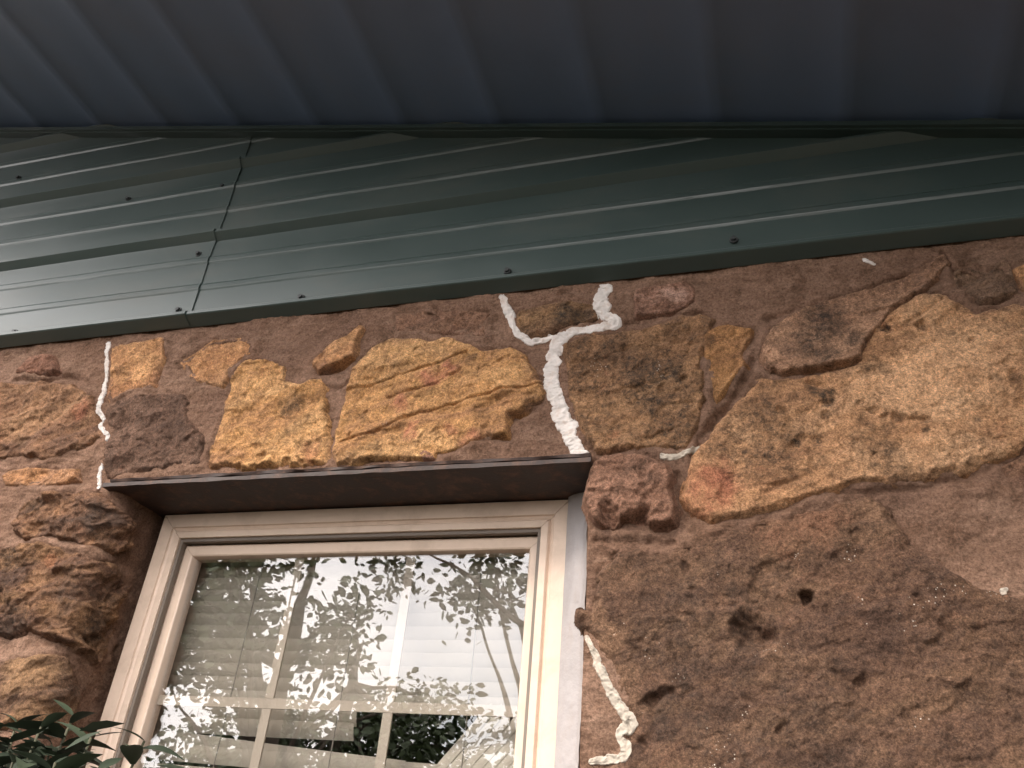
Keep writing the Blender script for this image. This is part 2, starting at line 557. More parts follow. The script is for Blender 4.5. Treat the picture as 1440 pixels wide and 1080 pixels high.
def stone(px, proud=0.014, edge=0.012, rough=0.006, freq=11, wob=0.006, tilt=(0, 0), pits=(), grooves=(), stains=(), blocky=0.0, ridge=0.0, grid=0.003, mat=None, label=None, seed=None, chip=0.006, hollows=(), keep=False, world=None):
    P = np.array(world) if world else wall_pts(px)
    grid = min(grid, 0.0022) if not world else grid
    blocky = 0
    if not keep:
        proud *= 0.33
        edge *= 0.33
        wob *= min(1.0, 4.2 * math.sqrt(np.ptp(P[:, 0]) * np.ptp(P[:, 1])) + 0.05) * 0.8
    hollows = [(wall_pts(q), dp, sl) for q, dp, sl in hollows]
    sd = (len(STONES) + 1) * 31 if seed is None else seed
    cx, cz = P.mean(0)
    pits = [(at(a, b), r, dp) for a, b, r, dp in pits]
    grooves = [(wall_pts(g), w, dp) for g, w, dp in grooves]
    def dist(X, Z):
        return poly_dist(X, Z, P) + wob * 0.9 * fbm(X, Z, 20, sd, 5, 0.65) + wob * 0.9 * facets(X, Z, 38, sd + 3, 0.05)
    def height(X, Z, d=None):
        if d is None:
            d = dist(X, Z)
        h = proud * sstep(0, edge * 1.5, d) ** 0.8
        r = sstep(0, 0.007, d)
        h = h + r * (rough * fbm(X, Z, freq, sd + 11, 4, 0.52) + tilt[0] * (X - cx) + tilt[1] * (Z - cz))
        wx = X + 0.010 * fbm(X, Z, 18, sd + 71, 3)
        wz = Z + 0.010 * fbm(X, Z, 18, sd + 72, 3)
        h = h + r * chip * (facets(wx * 0.8, wz * 1.2, 11, sd + 73) + 0.52 * facets(wx * 0.8, wz * 1.25, 27, sd + 74, 0.07) + 0.34 * facets(wx, wz * 1.2, 62, sd + 75, 0.06) + 0.16 * facets(wx, wz, 130, sd + 76, 0.05))
        h = h + r * 0.0009 * fbm(X, Z, 110, sd + 5, 2)
        if ridge:
            h = h + r * ridge * ridged(X * 0.8 + Z * 0.25, Z * 1.25 - X * 0.3, freq * 0.8, sd + 2)
        if blocky:
            q = fbm(X, Z, freq * 0.55, sd + 41, 3) * 2.3
            st = np.floor(q) + sstep(0.72, 1.0, q - np.floor(q))
            h = h + r * blocky * st
        for q_, ((a, b), rr, dp) in enumerate(pits):
            w = 1 + 0.55 * fbm(X, Z, 0.42 / rr, sd + 19 + q_, 3) + 0.25 * facets(X, Z, 0.7 / rr, sd + 23 + q_)
            an = q_ * 1.7 + sd
            ux = (X - a) * math.cos(an) + (Z - b) * math.sin(an)
            uz = (Z - b) * math.cos(an) - (X - a) * math.sin(an)
            dd = np.sqrt((ux * 0.78) ** 2 + (uz * 1.3) ** 2) / (rr * w)
            h = h - dp * (1 - sstep(0.45, 1.05, dd)) * 0.9
        for q, dp, sl in hollows:
            dd = poly_dist(X, Z, q) + 0.006 * fbm(X, Z, 26, sd + 33, 3) + 0.003 * facets(X, Z, 60, sd + 34)
            h = h - dp * sstep(-sl * 0.3, sl, dd) * (1 + 0.25 * facets(X, Z, 40, sd + 35))
        for g, w, dp in grooves:
            dd = line_dist(X + 0.004 * perlin(X * 30, Z * 30, sd), Z + 0.005 * perlin(X * 24, Z * 24, sd + 1), g)
            h = h - dp * np.exp(-(dd / w) ** 2) * (0.65 + 0.6 * perlin(X * 14, Z * 14, sd + 8))
        return np.where(d > 0, h, h + d * 2.6)
    STONES.append(dict(dust=0.8, P=P, dist=dist, height=height, grid=grid, mat=mat, label=label, stains=stains, sd=sd))

def warp(S, Z, H):
    """wall coordinates (s, z, height) -> world: the wall face turns into the left reveal of the opening below the lintel"""
    X = S.copy()
    Yv = -H.copy()
    k = (Z <= ZL + 1e-6) & (S > XL - CR) & (S < -0.75)
    u = S - (XL - CR)
    arc = CR * math.pi / 2
    th = np.clip(u / CR, 0, math.pi / 2)
    ext = np.maximum(u - arc, 0)
    x1 = XL - CR + CR * np.sin(th) + H * np.sin(th)
    y1 = CR - CR * np.cos(th) + ext - H * np.cos(th)
    X = np.where(k, x1, X)
    Yv = np.where(k, y1, Yv)
    return X, Yv

def grid_faces(nx, nz, keep):
    """quads of an nx x nz grid whose four corners are kept -> faces, used vertex ids"""
    idx = np.arange(nx * nz).reshape(nz, nx)
    k = keep.reshape(nz, nx)
    ok = k[:-1, :-1] & k[1:, :-1] & k[:-1, 1:] & k[1:, 1:]
    q = np.stack([idx[:-1, :-1][ok], idx[:-1, 1:][ok], idx[1:, 1:][ok], idx[1:, :-1][ok]], 1)
    used = np.unique(q)
    re = np.zeros(nx * nz, np.int64)
    re[used] = np.arange(len(used))
    return re[q], used

Zt = lambda *p: list(p)
TAN = dict(c1=(0.370, 0.186, 0.088), c2=(0.470, 0.260, 0.125), c3=(0.230, 0.112, 0.062))
YEL = dict(c1=(0.450, 0.240, 0.100), c2=(0.530, 0.310, 0.145), c3=(0.290, 0.150, 0.078))
BRN = dict(c1=(0.125, 0.068, 0.046), c2=(0.175, 0.095, 0.058), c3=(0.075, 0.045, 0.032))
PNK = dict(c1=(0.225, 0.112, 0.074), c2=(0.285, 0.155, 0.108), c3=(0.145, 0.073, 0.048))
MIXB = dict(c1=(0.200, 0.112, 0.060), c2=(0.265, 0.155, 0.080), c3=(0.105, 0.066, 0.042))

# --- row under the siding, from the left
stone([(22, 523), (42, 502), (62, 497), (78, 500), (81, 512), (92, 526), (55, 527)], 0.016, 0.010, 0.004, 18, 0.003, (0, -0.10),
      mat=stone_mat(lichen=0.1, **PNK), label='small pink stone at the left edge under the siding')
stone([(157, 490), (172, 485), (205, 479), (230, 474), (229, 510), (219, 546), (185, 553), (153, 572), (150, 560), (155, 520)], 0.007, 0.010, 0.004, 12, 0.004,
      mat=stone_mat(lichen=0.15, **TAN), label='tan stone right beside the left white crack line', stains=[('b', 200, 525, 22, 0.8)])
stone([(253, 510), (285, 490), (300, 478), (340, 474), (361, 482), (355, 498), (328, 520), (318, 548), (295, 543), (265, 530)], 0.015, 0.010, 0.005, 14, 0.004, (0.05, -0.05),
      mat=stone_mat(lichen=0.15, **TAN), label='small tan stone with a pointed foot', stains=[('b', 335, 488, 14, 0.6)])
stone([(333, 517), (355, 508), (388, 507), (402, 517), (404, 536), (428, 540), (452, 532), (460, 548), (457, 580), (466, 620), (470, 653), (420, 655), (350, 660), (292, 655), (304, 612), (322, 560)],
      0.013, 0.010, 0.007, 10, 0.005, (0.0, -0.02), ridge=0.002, pits=[(406, 650, 0.010, 0.01), (372, 640, 0.008, 0.006)], grid=0.0025,
      mat=stone_mat(lichen=0.3, **YEL), label='yellow tan stone with grey blotches beside the biggest yellow stone',
      stains=[('d', 408, 570, 24, 0.75), ('d', 420, 600, 22, 0.55), ('d', 330, 570, 14, 0.4), ('r', 440, 640, 18, 0.5), ('d', 455, 570, 12, 0.5)])
stone([(150, 590), (151, 573), (175, 560), (205, 553), (262, 553), (268, 585), (285, 610), (291, 630), (280, 652), (255, 655), (200, 663), (152, 672), (148, 640), (155, 615)],
      0.010, 0.012, 0.006, 14, 0.005, (0, -0.02), ridge=0.004, blocky=0.006,
      mat=stone_mat(lichen=0.2, c1=(0.118, 0.068, 0.047), c2=(0.155, 0.092, 0.064), c3=(0.080, 0.048, 0.035)), label='dark brown stone with chipped face above the left end of the lintel')
stone(zp(440, 360, .3194, [(0, 490), (0, 470), (80, 390), (150, 358), (210, 300), (224, 318), (195, 380), (202, 440), (195, 465), (120, 500), (30, 520)]), 0.034, 0.009, 0.006, 16, 0.004, (0.1, -0.22), blocky=0.004, grid=0.0025,
      mat=stone_mat(lichen=0.2, **dict(TAN, c3=(0.12, 0.07, 0.045))), label='small brown wedge stone jutting out with a shadow under it', stains=[('b', 470, 490, 14, 0.5)])
stone(zp(440, 360, .3194, [(360, 262), (400, 250), (455, 255), (470, 235), (520, 233), (590, 246), (640, 232), (775, 253), (752, 290), (752, 348), (520, 345), (370, 335)]), 0.007, 0.008, 0.004, 12, 0.004,
      pits=[(607, 439, 0.010, 0.012)],
      mat=stone_mat(lichen=0.25, c1=(0.185, 0.100, 0.066), c2=(0.225, 0.125, 0.08), c3=(0.12, 0.07, 0.048)), label='low brown stone above the biggest yellow stone')
Q8 = lambda p: zp(440, 360, .3194, p)
stone(Q8([(150, 590), (175, 510), (200, 470), (260, 402), (350, 362), (440, 366), (520, 376), (600, 362), (680, 385), (750, 424), (870, 400), (930, 440), (945, 470), (1000, 520), (1020, 590), (1006, 626), (962, 650), (930, 682),
      (866, 706), (872, 770), (862, 798), (780, 802), (700, 836), (640, 866), (555, 880), (540, 905), (480, 905), (380, 890), (200, 905), (110, 935), (86, 880), (102, 790), (130, 660)]),
      0.020, 0.010, 0.006, 8, 0.004, (0.01, -0.03), ridge=0.0025, grid=0.0022,
      grooves=[(Q8([(150, 606), (300, 556), (480, 500), (680, 430)]), 0.0022, 0.010), (Q8([(330, 618), (480, 590), (640, 520), (650, 500)]), 0.0022, 0.008),
               (Q8([(130, 822), (280, 780), (430, 715), (610, 668), (780, 620), (1010, 570)]), 0.0024, 0.011), (Q8([(640, 866), (780, 800)]), 0.003, 0.005),
               (Q8([(560, 700), (700, 668), (800, 640)]), 0.0024, 0.004), (Q8([(780, 480), (930, 460)]), 0.0022, 0.003)],
      stains=[('r', 632, 523, 20, 0.75), ('r', 605, 532, 18, 0.7), ('r', 565, 572, 16, 0.7), ('r', 583, 610, 16, 0.75), ('r', 636, 608, 13, 0.6), ('r', 665, 622, 18, 0.55), ('d', 664, 506, 13, 0.75), ('d', 508, 590, 18, 0.45), ('d', 604, 560, 16, 0.4),
              ('d', 686, 588, 12, 0.5), ('d', 520, 640, 20, 0.5), ('d', 560, 515, 12, 0.35), ('d', 630, 545, 12, 0.4), ('b', 720, 540, 26, 0.4), ('b', 520, 500, 20, 0.4)],
      mat=stone_mat(lichen=0.28, flecks=0.5, red=(0.33, 0.125, 0.08), **YEL), label='biggest yellow stone with red blotches and slanting cracks, above the window')
stone(Q8([(470, 882), (500, 860), (540, 876), (545, 900), (520, 908), (488, 906)]), 0.034, 0.006, 0.003, 20, 0.002, grid=0.0025,
      mat=stone_mat(lichen=0.1, **PNK), label='tiny pink pebble on the edge of the lintel')
stone(Q8([(895, 262), (905, 240), (935, 232), (1040, 212), (1140, 195), (1232, 215), (1246, 268), (1180, 290), (1085, 318), (1040, 346), (940, 352), (900, 340)]), 0.004, 0.008, 0.005, 12, 0.003,
      stains=[('d', 795, 440, 26, 1.0), ('d', 820, 447, 18, 0.9), ('b', 730, 450, 10, 0.5), ('d', 768, 432, 5, 0.9)],
      mat=stone_mat(lichen=0.3, **MIXB), label='brown stone with a dark patch inside the white Y of sealant')
stone([(893, 408), (915, 403), (945, 399), (965, 395), (977, 405), (976, 424), (960, 436), (925, 443), (893, 446), (890, 425)], 0.020, 0.008, 0.005, 22, 0.003, (0.02, -0.05),
      stains=[('b', 950, 415, 18, 0.6)],
      mat=stone_mat(lichen=0.1, flecks=0.5, c1=(0.27, 0.150, 0.105), c2=(0.36, 0.230, 0.18), c3=(0.175, 0.092, 0.062)), label='small knobbly pink stone right of the white Y of sealant')
stone([(795, 487), (820, 474), (870, 468), (905, 464), (960, 443), (985, 443), (1006, 448), (992, 478), (988, 520), (994, 560), (986, 590), (980, 612), (964, 632), (930, 630), (870, 633), (838, 638), (816, 600), (802, 560), (794, 520)],
      0.012, 0.010, 0.006, 9, 0.005, ridge=0.003, grid=0.0025, pits=[(930, 548, 0.010, 0.008), (962, 535, 0.009, 0.006), (880, 500, 0.012, 0.005)],
      stains=[('d', 925, 540, 50, 0.7), ('d', 870, 500, 30, 0.45), ('d', 960, 600, 28, 0.5), ('b', 910, 480, 30, 0.3)],
      mat=stone_mat(lichen=0.75, flecks=0.7, c1=(0.235, 0.128, 0.068), c2=(0.31, 0.175, 0.092), c3=(0.14, 0.080, 0.048)), label='squarish brown stone speckled with dark lichen, right of the white crack line')
QR = lambda p: zp(900, 300, .375, p)
stone(QR([(236, 460), (262, 440), (292, 424), (330, 420), (380, 428), (424, 434), (416, 478), (386, 530), (404, 570), (372, 606), (340, 640), (286, 712), (266, 645), (246, 565)]), 0.020, 0.008, 0.002, 12, 0.0012, (0.06, 0.03), chip=0.005, blocky=0.006, grid=0.0025,
      stains=[('d', 1000, 480, 8, 0.6)],
      mat=stone_mat(lichen=0.12, c1=(0.34, 0.175, 0.075), c2=(0.40, 0.225, 0.105), c3=(0.23, 0.115, 0.055)), label='orange arrowhead shaped stone between two lichen covered stones')
stone(QR([(454, 512), (466, 480), (492, 440), (540, 400), (602, 362), (690, 332), (762, 312), (850, 285), (940, 258), (1040, 215), (1140, 148), (1160, 190), (1135, 220), (1062, 292), (952, 345), (932, 392), (862, 472), (830, 562), (760, 584), (640, 606), (530, 622), (468, 596)]),
      0.026, 0.010, 0.004, 9, 0.004, (-0.02, -0.09), ridge=0.002, chip=0.004,
      stains=[('d', 1160, 450, 34, 0.9), ('d', 1150, 490, 40, 0.85), ('d', 1190, 480, 22, 0.6), ('b', 1085, 510, 16, 0.8), ('b', 1215, 465, 18, 0.5), ('d', 1120, 475, 20, 0.5)],
      mat=stone_mat(lichen=0.4, c1=(0.265, 0.148, 0.092), c2=(0.35, 0.205, 0.128), c3=(0.18, 0.103, 0.070)), label='rounded tan stone with a grey stain lying over the great pale stone')
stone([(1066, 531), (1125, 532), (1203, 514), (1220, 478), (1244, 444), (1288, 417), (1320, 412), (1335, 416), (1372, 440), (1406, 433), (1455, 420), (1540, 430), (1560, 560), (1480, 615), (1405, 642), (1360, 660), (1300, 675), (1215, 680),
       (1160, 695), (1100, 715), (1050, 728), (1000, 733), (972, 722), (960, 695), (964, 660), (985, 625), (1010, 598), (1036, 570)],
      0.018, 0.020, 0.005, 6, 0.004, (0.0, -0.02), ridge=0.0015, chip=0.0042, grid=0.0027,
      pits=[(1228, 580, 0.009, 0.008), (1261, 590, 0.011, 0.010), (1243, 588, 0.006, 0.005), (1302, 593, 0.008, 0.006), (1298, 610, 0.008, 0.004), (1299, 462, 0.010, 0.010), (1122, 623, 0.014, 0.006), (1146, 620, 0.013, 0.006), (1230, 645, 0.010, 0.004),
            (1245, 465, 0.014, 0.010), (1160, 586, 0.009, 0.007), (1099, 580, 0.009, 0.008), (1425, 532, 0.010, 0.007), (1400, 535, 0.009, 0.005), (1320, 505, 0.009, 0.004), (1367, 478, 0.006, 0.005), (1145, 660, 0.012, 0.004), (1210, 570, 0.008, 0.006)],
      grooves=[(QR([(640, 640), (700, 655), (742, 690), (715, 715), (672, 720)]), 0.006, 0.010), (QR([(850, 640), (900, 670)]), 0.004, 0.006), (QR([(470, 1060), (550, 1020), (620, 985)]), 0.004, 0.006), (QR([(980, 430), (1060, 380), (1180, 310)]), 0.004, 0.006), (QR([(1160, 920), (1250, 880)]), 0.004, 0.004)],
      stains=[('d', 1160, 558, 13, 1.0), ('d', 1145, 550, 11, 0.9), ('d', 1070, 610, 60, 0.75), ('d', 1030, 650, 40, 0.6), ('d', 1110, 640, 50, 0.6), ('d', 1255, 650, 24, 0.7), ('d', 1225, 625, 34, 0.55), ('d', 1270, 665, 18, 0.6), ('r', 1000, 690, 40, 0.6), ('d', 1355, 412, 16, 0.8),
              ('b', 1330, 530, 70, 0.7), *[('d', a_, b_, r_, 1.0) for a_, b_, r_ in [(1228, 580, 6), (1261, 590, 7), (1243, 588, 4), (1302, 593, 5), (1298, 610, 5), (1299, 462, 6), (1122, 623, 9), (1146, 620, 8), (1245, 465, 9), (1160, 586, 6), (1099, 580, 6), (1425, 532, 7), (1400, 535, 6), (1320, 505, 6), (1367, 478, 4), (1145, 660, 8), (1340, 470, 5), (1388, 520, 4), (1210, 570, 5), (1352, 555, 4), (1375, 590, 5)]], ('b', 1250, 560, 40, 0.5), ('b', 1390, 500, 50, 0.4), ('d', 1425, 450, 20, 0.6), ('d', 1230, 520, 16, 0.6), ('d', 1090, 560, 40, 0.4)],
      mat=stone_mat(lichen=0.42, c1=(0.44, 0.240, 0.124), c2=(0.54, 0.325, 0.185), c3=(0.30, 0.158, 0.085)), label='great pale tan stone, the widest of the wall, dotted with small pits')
stone([(1425, 380), (1452, 362), (1490, 352), (1520, 420), (1470, 432), (1440, 416)], 0.016, 0.010, 0.005, 14, 0.004,
      mat=stone_mat(lichen=0.2, **TAN), label='tan stone cut by the right edge below the siding')
stone([(1352, 372), (1390, 385), (1412, 362), (1420, 372), (1428, 398), (1432, 415), (1404, 424), (1376, 428), (1345, 404), (1338, 385)], 0.006, 0.008, 0.006, 16, 0.004, blocky=0.004,
      mat=stone_mat(lichen=0.3, c1=(0.165, 0.10, 0.066), c2=(0.21, 0.13, 0.085), c3=(0.11, 0.07, 0.05)), label='dull brown stone above the great pale stone near the right edge')
QJ = lambda p: zp(780, 620, .426, p)
stone(QJ([(96, 205), (104, 160), (120, 95), (130, 78), (170, 52), (210, 40), (290, 46), (380, 80), (396, 128), (388, 165), (410, 222), (402, 282), (372, 298), (330, 292), (300, 300), (262, 296), (235, 285), (200, 312), (160, 306), (126, 278)]),
      0.070, 0.018, 0.004, 11, 0.004, (-0.03, 0.02), chip=0.008, blocky=0.009, grid=0.0025,
      hollows=[(QJ([(150, 232), (178, 205), (208, 214), (226, 262), (208, 318), (160, 312)]), 0.022, 0.010), (QJ([(232, 262), (268, 246), (300, 226), (318, 238), (330, 290), (300, 320), (225, 330), (205, 300)]), 0.026, 0.012)], grooves=[(QJ([(300, 80), (296, 170), (318, 232)]), 0.006, 0.006)],
      stains=[('d', 900, 665, 20, 0.5), ('d', 912, 680, 14, 0.5)],
      mat=stone_mat(lichen=0.15, c1=(0.215, 0.115, 0.076), c2=(0.262, 0.145, 0.098), c3=(0.140, 0.074, 0.050)), label='pinkish brown stone with a hollow at the right end of the lintel')
stone([(832, 862), (840, 825), (850, 795), (870, 778), (893, 770), (940, 775), (1000, 757), (1060, 732), (1110, 722), (1150, 712), (1215, 700), (1240, 706), (1252, 722), (1290, 770), (1330, 800), (1370, 822), (1420, 838), (1560, 880), (1560, 1180), (1100, 1200), (930, 1180), (872, 1130), (880, 1080), (888, 1045), (890, 1008), (876, 975), (856, 940),
       (840, 912), (826, 893), (811, 872), (813, 856)],
      0.016, 0.030, 0.006, 6, 0.006, (0.0, 0.0), ridge=0.002, grid=0.0027, chip=0.0045,
      hollows=[(zp(780, 620, .426, [(585, 600), (610, 565), (650, 560), (690, 570), (735, 625), (745, 665), (720, 690), (650, 700), (600, 690)]), 0.026, 0.016), (zp(1040, 660, .389, [(212, 455), (226, 436), (252, 430), (270, 445), (262, 470), (236, 478)]), 0.024, 0.006)],
      pits=[ (1205, 755, 0.012, 0.006), (1072, 742, 0.012, 0.008), (965, 797, 0.010, 0.008), (915, 985, 0.014, 0.008), (905, 1050, 0.012, 0.01), (1098, 1028, 0.010, 0.008), (1180, 950, 0.012, 0.006), (1210, 960, 0.012, 0.006)],
      grooves=[(zp(1040, 660, .389, [(640, 470), (690, 540), (760, 590)]), 0.005, 0.008), (zp(780, 620, .426, [(325, 910), (330, 850), (380, 830)]), 0.006, 0.008), (zp(1040, 660, .389, [(180, 480), (260, 505), (330, 540)]), 0.005, 0.005)],
      stains=[('b', 860, 900, 22, 0.9), ('b', 838, 862, 16, 0.9), ('b', 880, 960, 22, 0.6), ('b', 1225, 715, 20, 1.0), ('b', 1270, 745, 12, 0.9), ('r', 1150, 730, 40, 0.5), ('r', 1100, 745, 40, 0.4), ('d', 980, 880, 80, 0.35), ('d', 1100, 1000, 90, 0.3), ('d', 960, 1010, 40, 0.4), ('b', 1090, 920, 14, 0.5)],
      mat=stone_mat(lichen=0.35, flecks=0.9, red=(0.20, 0.095, 0.055), c1=(0.118, 0.066, 0.043), c2=(0.155, 0.090, 0.055), c3=(0.070, 0.041, 0.030)), label='huge dark brown boulder with an open hole, right of the window')
stone([(1412, 655), (1440, 640), (1490, 632), (1500, 700), (1445, 694), (1424, 690)], 0.010, 0.010, 0.005, 14, 0.004,
      mat=stone_mat(lichen=0.2, **BRN), label='small dark stone under the right end of the great pale stone')
# --- rough stones left of the window
stone([(-90, 560), (-40, 545), (0, 541), (60, 538), (110, 545), (137, 560), (141, 590), (144, 612), (128, 622), (85, 640), (60, 646), (20, 641), (-80, 648)], 0.012, 0.012, 0.009, 11, 0.006, (0, 0.02), ridge=0.005, blocky=0.005,
      stains=[('b', 40, 600, 40, 0.4), ('d', 36, 620, 16, 0.5), ('d', 110, 630, 16, 0.5), ('r', 120, 580, 22, 0.5)],
      mat=stone_mat(lichen=0.25, c1=(0.225, 0.120, 0.068), c2=(0.29, 0.165, 0.092), c3=(0.135, 0.075, 0.05)), label='long rusty tan stone left of the left white crack line')
stone([(4, 672), (14, 662), (40, 657), (78, 660), (111, 659), (113, 676), (80, 682), (50, 684), (8, 684)], 0.014, 0.008, 0.005, 15, 0.004,
      mat=stone_mat(lichen=0.1, **dict(TAN, c2=(0.34, 0.19, 0.11))), label='narrow orange stone slab at the left edge above the rough brown stones')
stone([(18, 740), (38, 708), (80, 696), (118, 690), (152, 702), (186, 725), (182, 750), (152, 772), (110, 766), (72, 757), (38, 762)], 0.030, 0.012, 0.007, 14, 0.006, ridge=0.004, chip=0.011, blocky=0.010,
      stains=[('b', 92, 720, 16, 0.6), ('d', 60, 705, 24, 0.6), ('d', 140, 735, 30, 0.6), ('b', 50, 745, 18, 0.5)],
      mat=stone_mat(lichen=0.3, red=(0.24, 0.10, 0.05), c1=(0.160, 0.085, 0.052), c2=(0.25, 0.135, 0.072), c3=(0.075, 0.046, 0.034)), label='jagged brown stone at the left end of the lintel')
stone([(-90, 800), (-40, 778), (10, 772), (62, 762), (110, 780), (150, 782), (172, 800), (166, 850), (150, 905), (122, 925), (80, 895), (30, 893), (-90, 900)], 0.028, 0.014, 0.009, 10, 0.007, ridge=0.005, chip=0.012, blocky=0.010,
      stains=[('b', 60, 820, 24, 0.6), ('d', 20, 790, 30, 0.7), ('d', 100, 830, 30, 0.4), ('d', 20, 860, 40, 0.6), ('r', 75, 790, 12, 0.8), ('d', 120, 880, 30, 0.5)],
      mat=stone_mat(lichen=0.3, red=(0.27, 0.115, 0.06), c1=(0.135, 0.072, 0.045), c2=(0.22, 0.12, 0.062), c3=(0.068, 0.042, 0.032)), label='broad rugged dark brown stone left of the window frame')
stone([(-90, 950), (-30, 935), (20, 928), (60, 920), (88, 922), (104, 958), (96, 1012), (40, 1022), (-90, 1030)], 0.024, 0.014, 0.009, 10, 0.006, ridge=0.005, blocky=0.006,
      stains=[('b', 40, 940, 40, 0.6)],
      mat=stone_mat(lichen=0.3, c1=(0.15, 0.085, 0.052), c2=(0.215, 0.125, 0.066), c3=(0.08, 0.05, 0.036)), label='low brown stone behind the leaves of the shrub')
stone([(-90, 1060), (-20, 1050), (40, 1052), (70, 1070), (60, 1120), (0, 1150), (-90, 1150)], 0.02, 0.014, 0.009, 10, 0.006, ridge=0.005,
      mat=stone_mat(lichen=0.3, **BRN), label='dark brown stone at the bottom left hidden by leaves')

# --- the wall goes on past the edges of the photograph
random.seed(21)
_hue = [TAN, BRN, MIXB, PNK]
_word = ['tan', 'dark brown', 'mottled brown', 'pink']
for q, (cx, cz, rx, rz, hue) in enumerate([(0.98, 0.66, 0.15, 0.13, 0), (1.25, 0.58, 0.13, 0.15, 2), (1.02, 0.36, 0.16, 0.13, 1), (1.33, 0.30, 0.12, 0.12, 3), (1.20, 0.02, 0.17, 0.13, 2), (0.86, -0.02, 0.13, 0.11, 0), (0.50, -0.22, 0.18, 0.12, 1),
                                           (0.08, -0.28, 0.17, 0.13, 0), (-0.08, -0.50, 0.13, 0.08, 2), (0.30, -0.47, 0.16, 0.09, 3), (0.75, -0.42, 0.19, 0.12, 2), (1.18, -0.36, 0.17, 0.14, 0),
                                           (-1.95, 0.66, 0.10, 0.12, 2), (-2.15, 0.40, 0.13, 0.12, 1), (-1.98, 0.12, 0.15, 0.11, 0), (-2.35, 0.72, 0.13, 0.13, 0), (-2.42, 0.12, 0.14, 0.15, 3), (-1.42, -0.18, 0.16, 0.13, 2), (-1.80, -0.22, 0.16, 0.14, 1), (-2.20, -0.28, 0.17, 0.15, 0), (-1.50, -0.48, 0.17, 0.09, 3), (-2.00, -0.52, 0.18, 0.08, 2)]):
    pg = []
    a0 = random.uniform(0, 6)
    for i in range(9):
        a = a0 + i * 2 * math.pi / 9 + random.uniform(-.22, .22)
        r = random.uniform(0.82, 1.14)
        pg.append((cx + rx * r * math.cos(a), cz + rz * r * math.sin(a)))
    stone(None, 0.03, 0.012, 0.006, 9, 0.005, ridge=0.003, grid=0.006, world=pg, mat=stone_mat(lichen=0.3, **_hue[hue]))

def wall_h(X, Z):
    h = mortar_full(X, Z)
    for s in STONES:
        P = s['P']
        k = (X > P[:, 0].min() - 0.02) & (X < P[:, 0].max() + 0.02) & (Z > P[:, 1].min() - 0.02) & (Z < P[:, 1].max() + 0.02)
        if k.any():
            hs = s['height'](X[k], Z[k])
            h[k] = np.maximum(h[k], hs)
    return h

# mortar face: one sheet with the opening cut out, turning into the left reveal
def build_mortar():
    Vs, Fs, off = [], [], 0
    ARC = CR * math.pi / 2
    def sheet(xs, zs, use_warp, side=None):
        nonlocal off
        X, Z = np.meshgrid(xs, zs)
        X = X.ravel()
        Z = Z.ravel()
        H = mortar_full(X, Z)
        if use_warp:
            x, y = warp(X, Z, H)
        else:
            x, y = X, -H
        f, used = grid_faces(len(xs), len(zs), np.ones(len(X), bool))
        Vs.append(np.stack([x, y, Z + EYE], 1))
        Fs.append(f + off)
        off += len(X)
    g = 0.003
    zl = np.append(np.arange(ZB, 0.04, 0.014), np.arange(0.04, ZL - 1e-4, g))
    zl = np.append(zl, ZL)
    xa = np.append(np.arange(XMIN, -1.8, 0.014), np.arange(-1.8, XL - CR, g))
    xb = np.append(np.arange(XR, 0.6, g), np.arange(0.6, XMAX, 0.014))
    sheet(np.append(xa, np.linspace(XL - CR, XL - CR + ARC + 0.16, 50)), zl, True)
    zu = np.append(ZL, np.arange(ZL + g, ZTOP, g))
    sheet(np.concatenate([xa, np.arange(XL - CR, XR - 1e-4, g), xb]), zu, False)
    sheet(xb, zl, False)
    # right reveal
    ys = np.linspace(0, 0.17, 24)
    Y, Z = np.meshgrid(ys, np.linspace(ZB, ZL, 240))
    Y = Y.ravel(); Z = Z.ravel()
    hh = mortar_full(np.full(len(Y), XR), Z)
    h2 = 0.003 * fbm(Y, Z, 16, 77, 3)
    t = np.clip(Y / 0.03, 0, 1)
    x = XR - h2 * t
    f, used = grid_faces(24, 240, np.ones(len(Y), bool))
    Vs.append(np.stack([x, Y - hh * (1 - t), Z + EYE], 1))
    Fs.append(f[:, ::-1] + off)
    off += len(Y)
    # lower wall down to the ground
    return np.concatenate(Vs), np.concatenate(Fs)
_V, _F = build_mortar()
part('mortar', _V, _F, M_MORTAR, wall)
_mb = MB()
_mb.box(XMIN, XL - 0.01, 0.09, 0.32, 0.0, EYE + ZTOP)
_mb.box(XR + 0.012, XMAX, 0.09, 0.32, 0.0, EYE + ZTOP)
_mb.box(XL - 0.01, XR + 0.012, 0.09, 0.32, EYE + ZL + 0.012, EYE + ZTOP)
_mb.box(XL - 0.01, XR + 0.012, 0.0, 0.32, 0.0, EYE + ZB)
_mb.box(XMIN, XL - 0.0101, 0.004, 0.0895, 0.0, EYE + ZB)
_mb.box(XR + 0.0121, XMAX, 0.004, 0.0895, 0.0, EYE + ZB)
_mb.part('wall_core', M_MORTAR, wall, smooth=False)

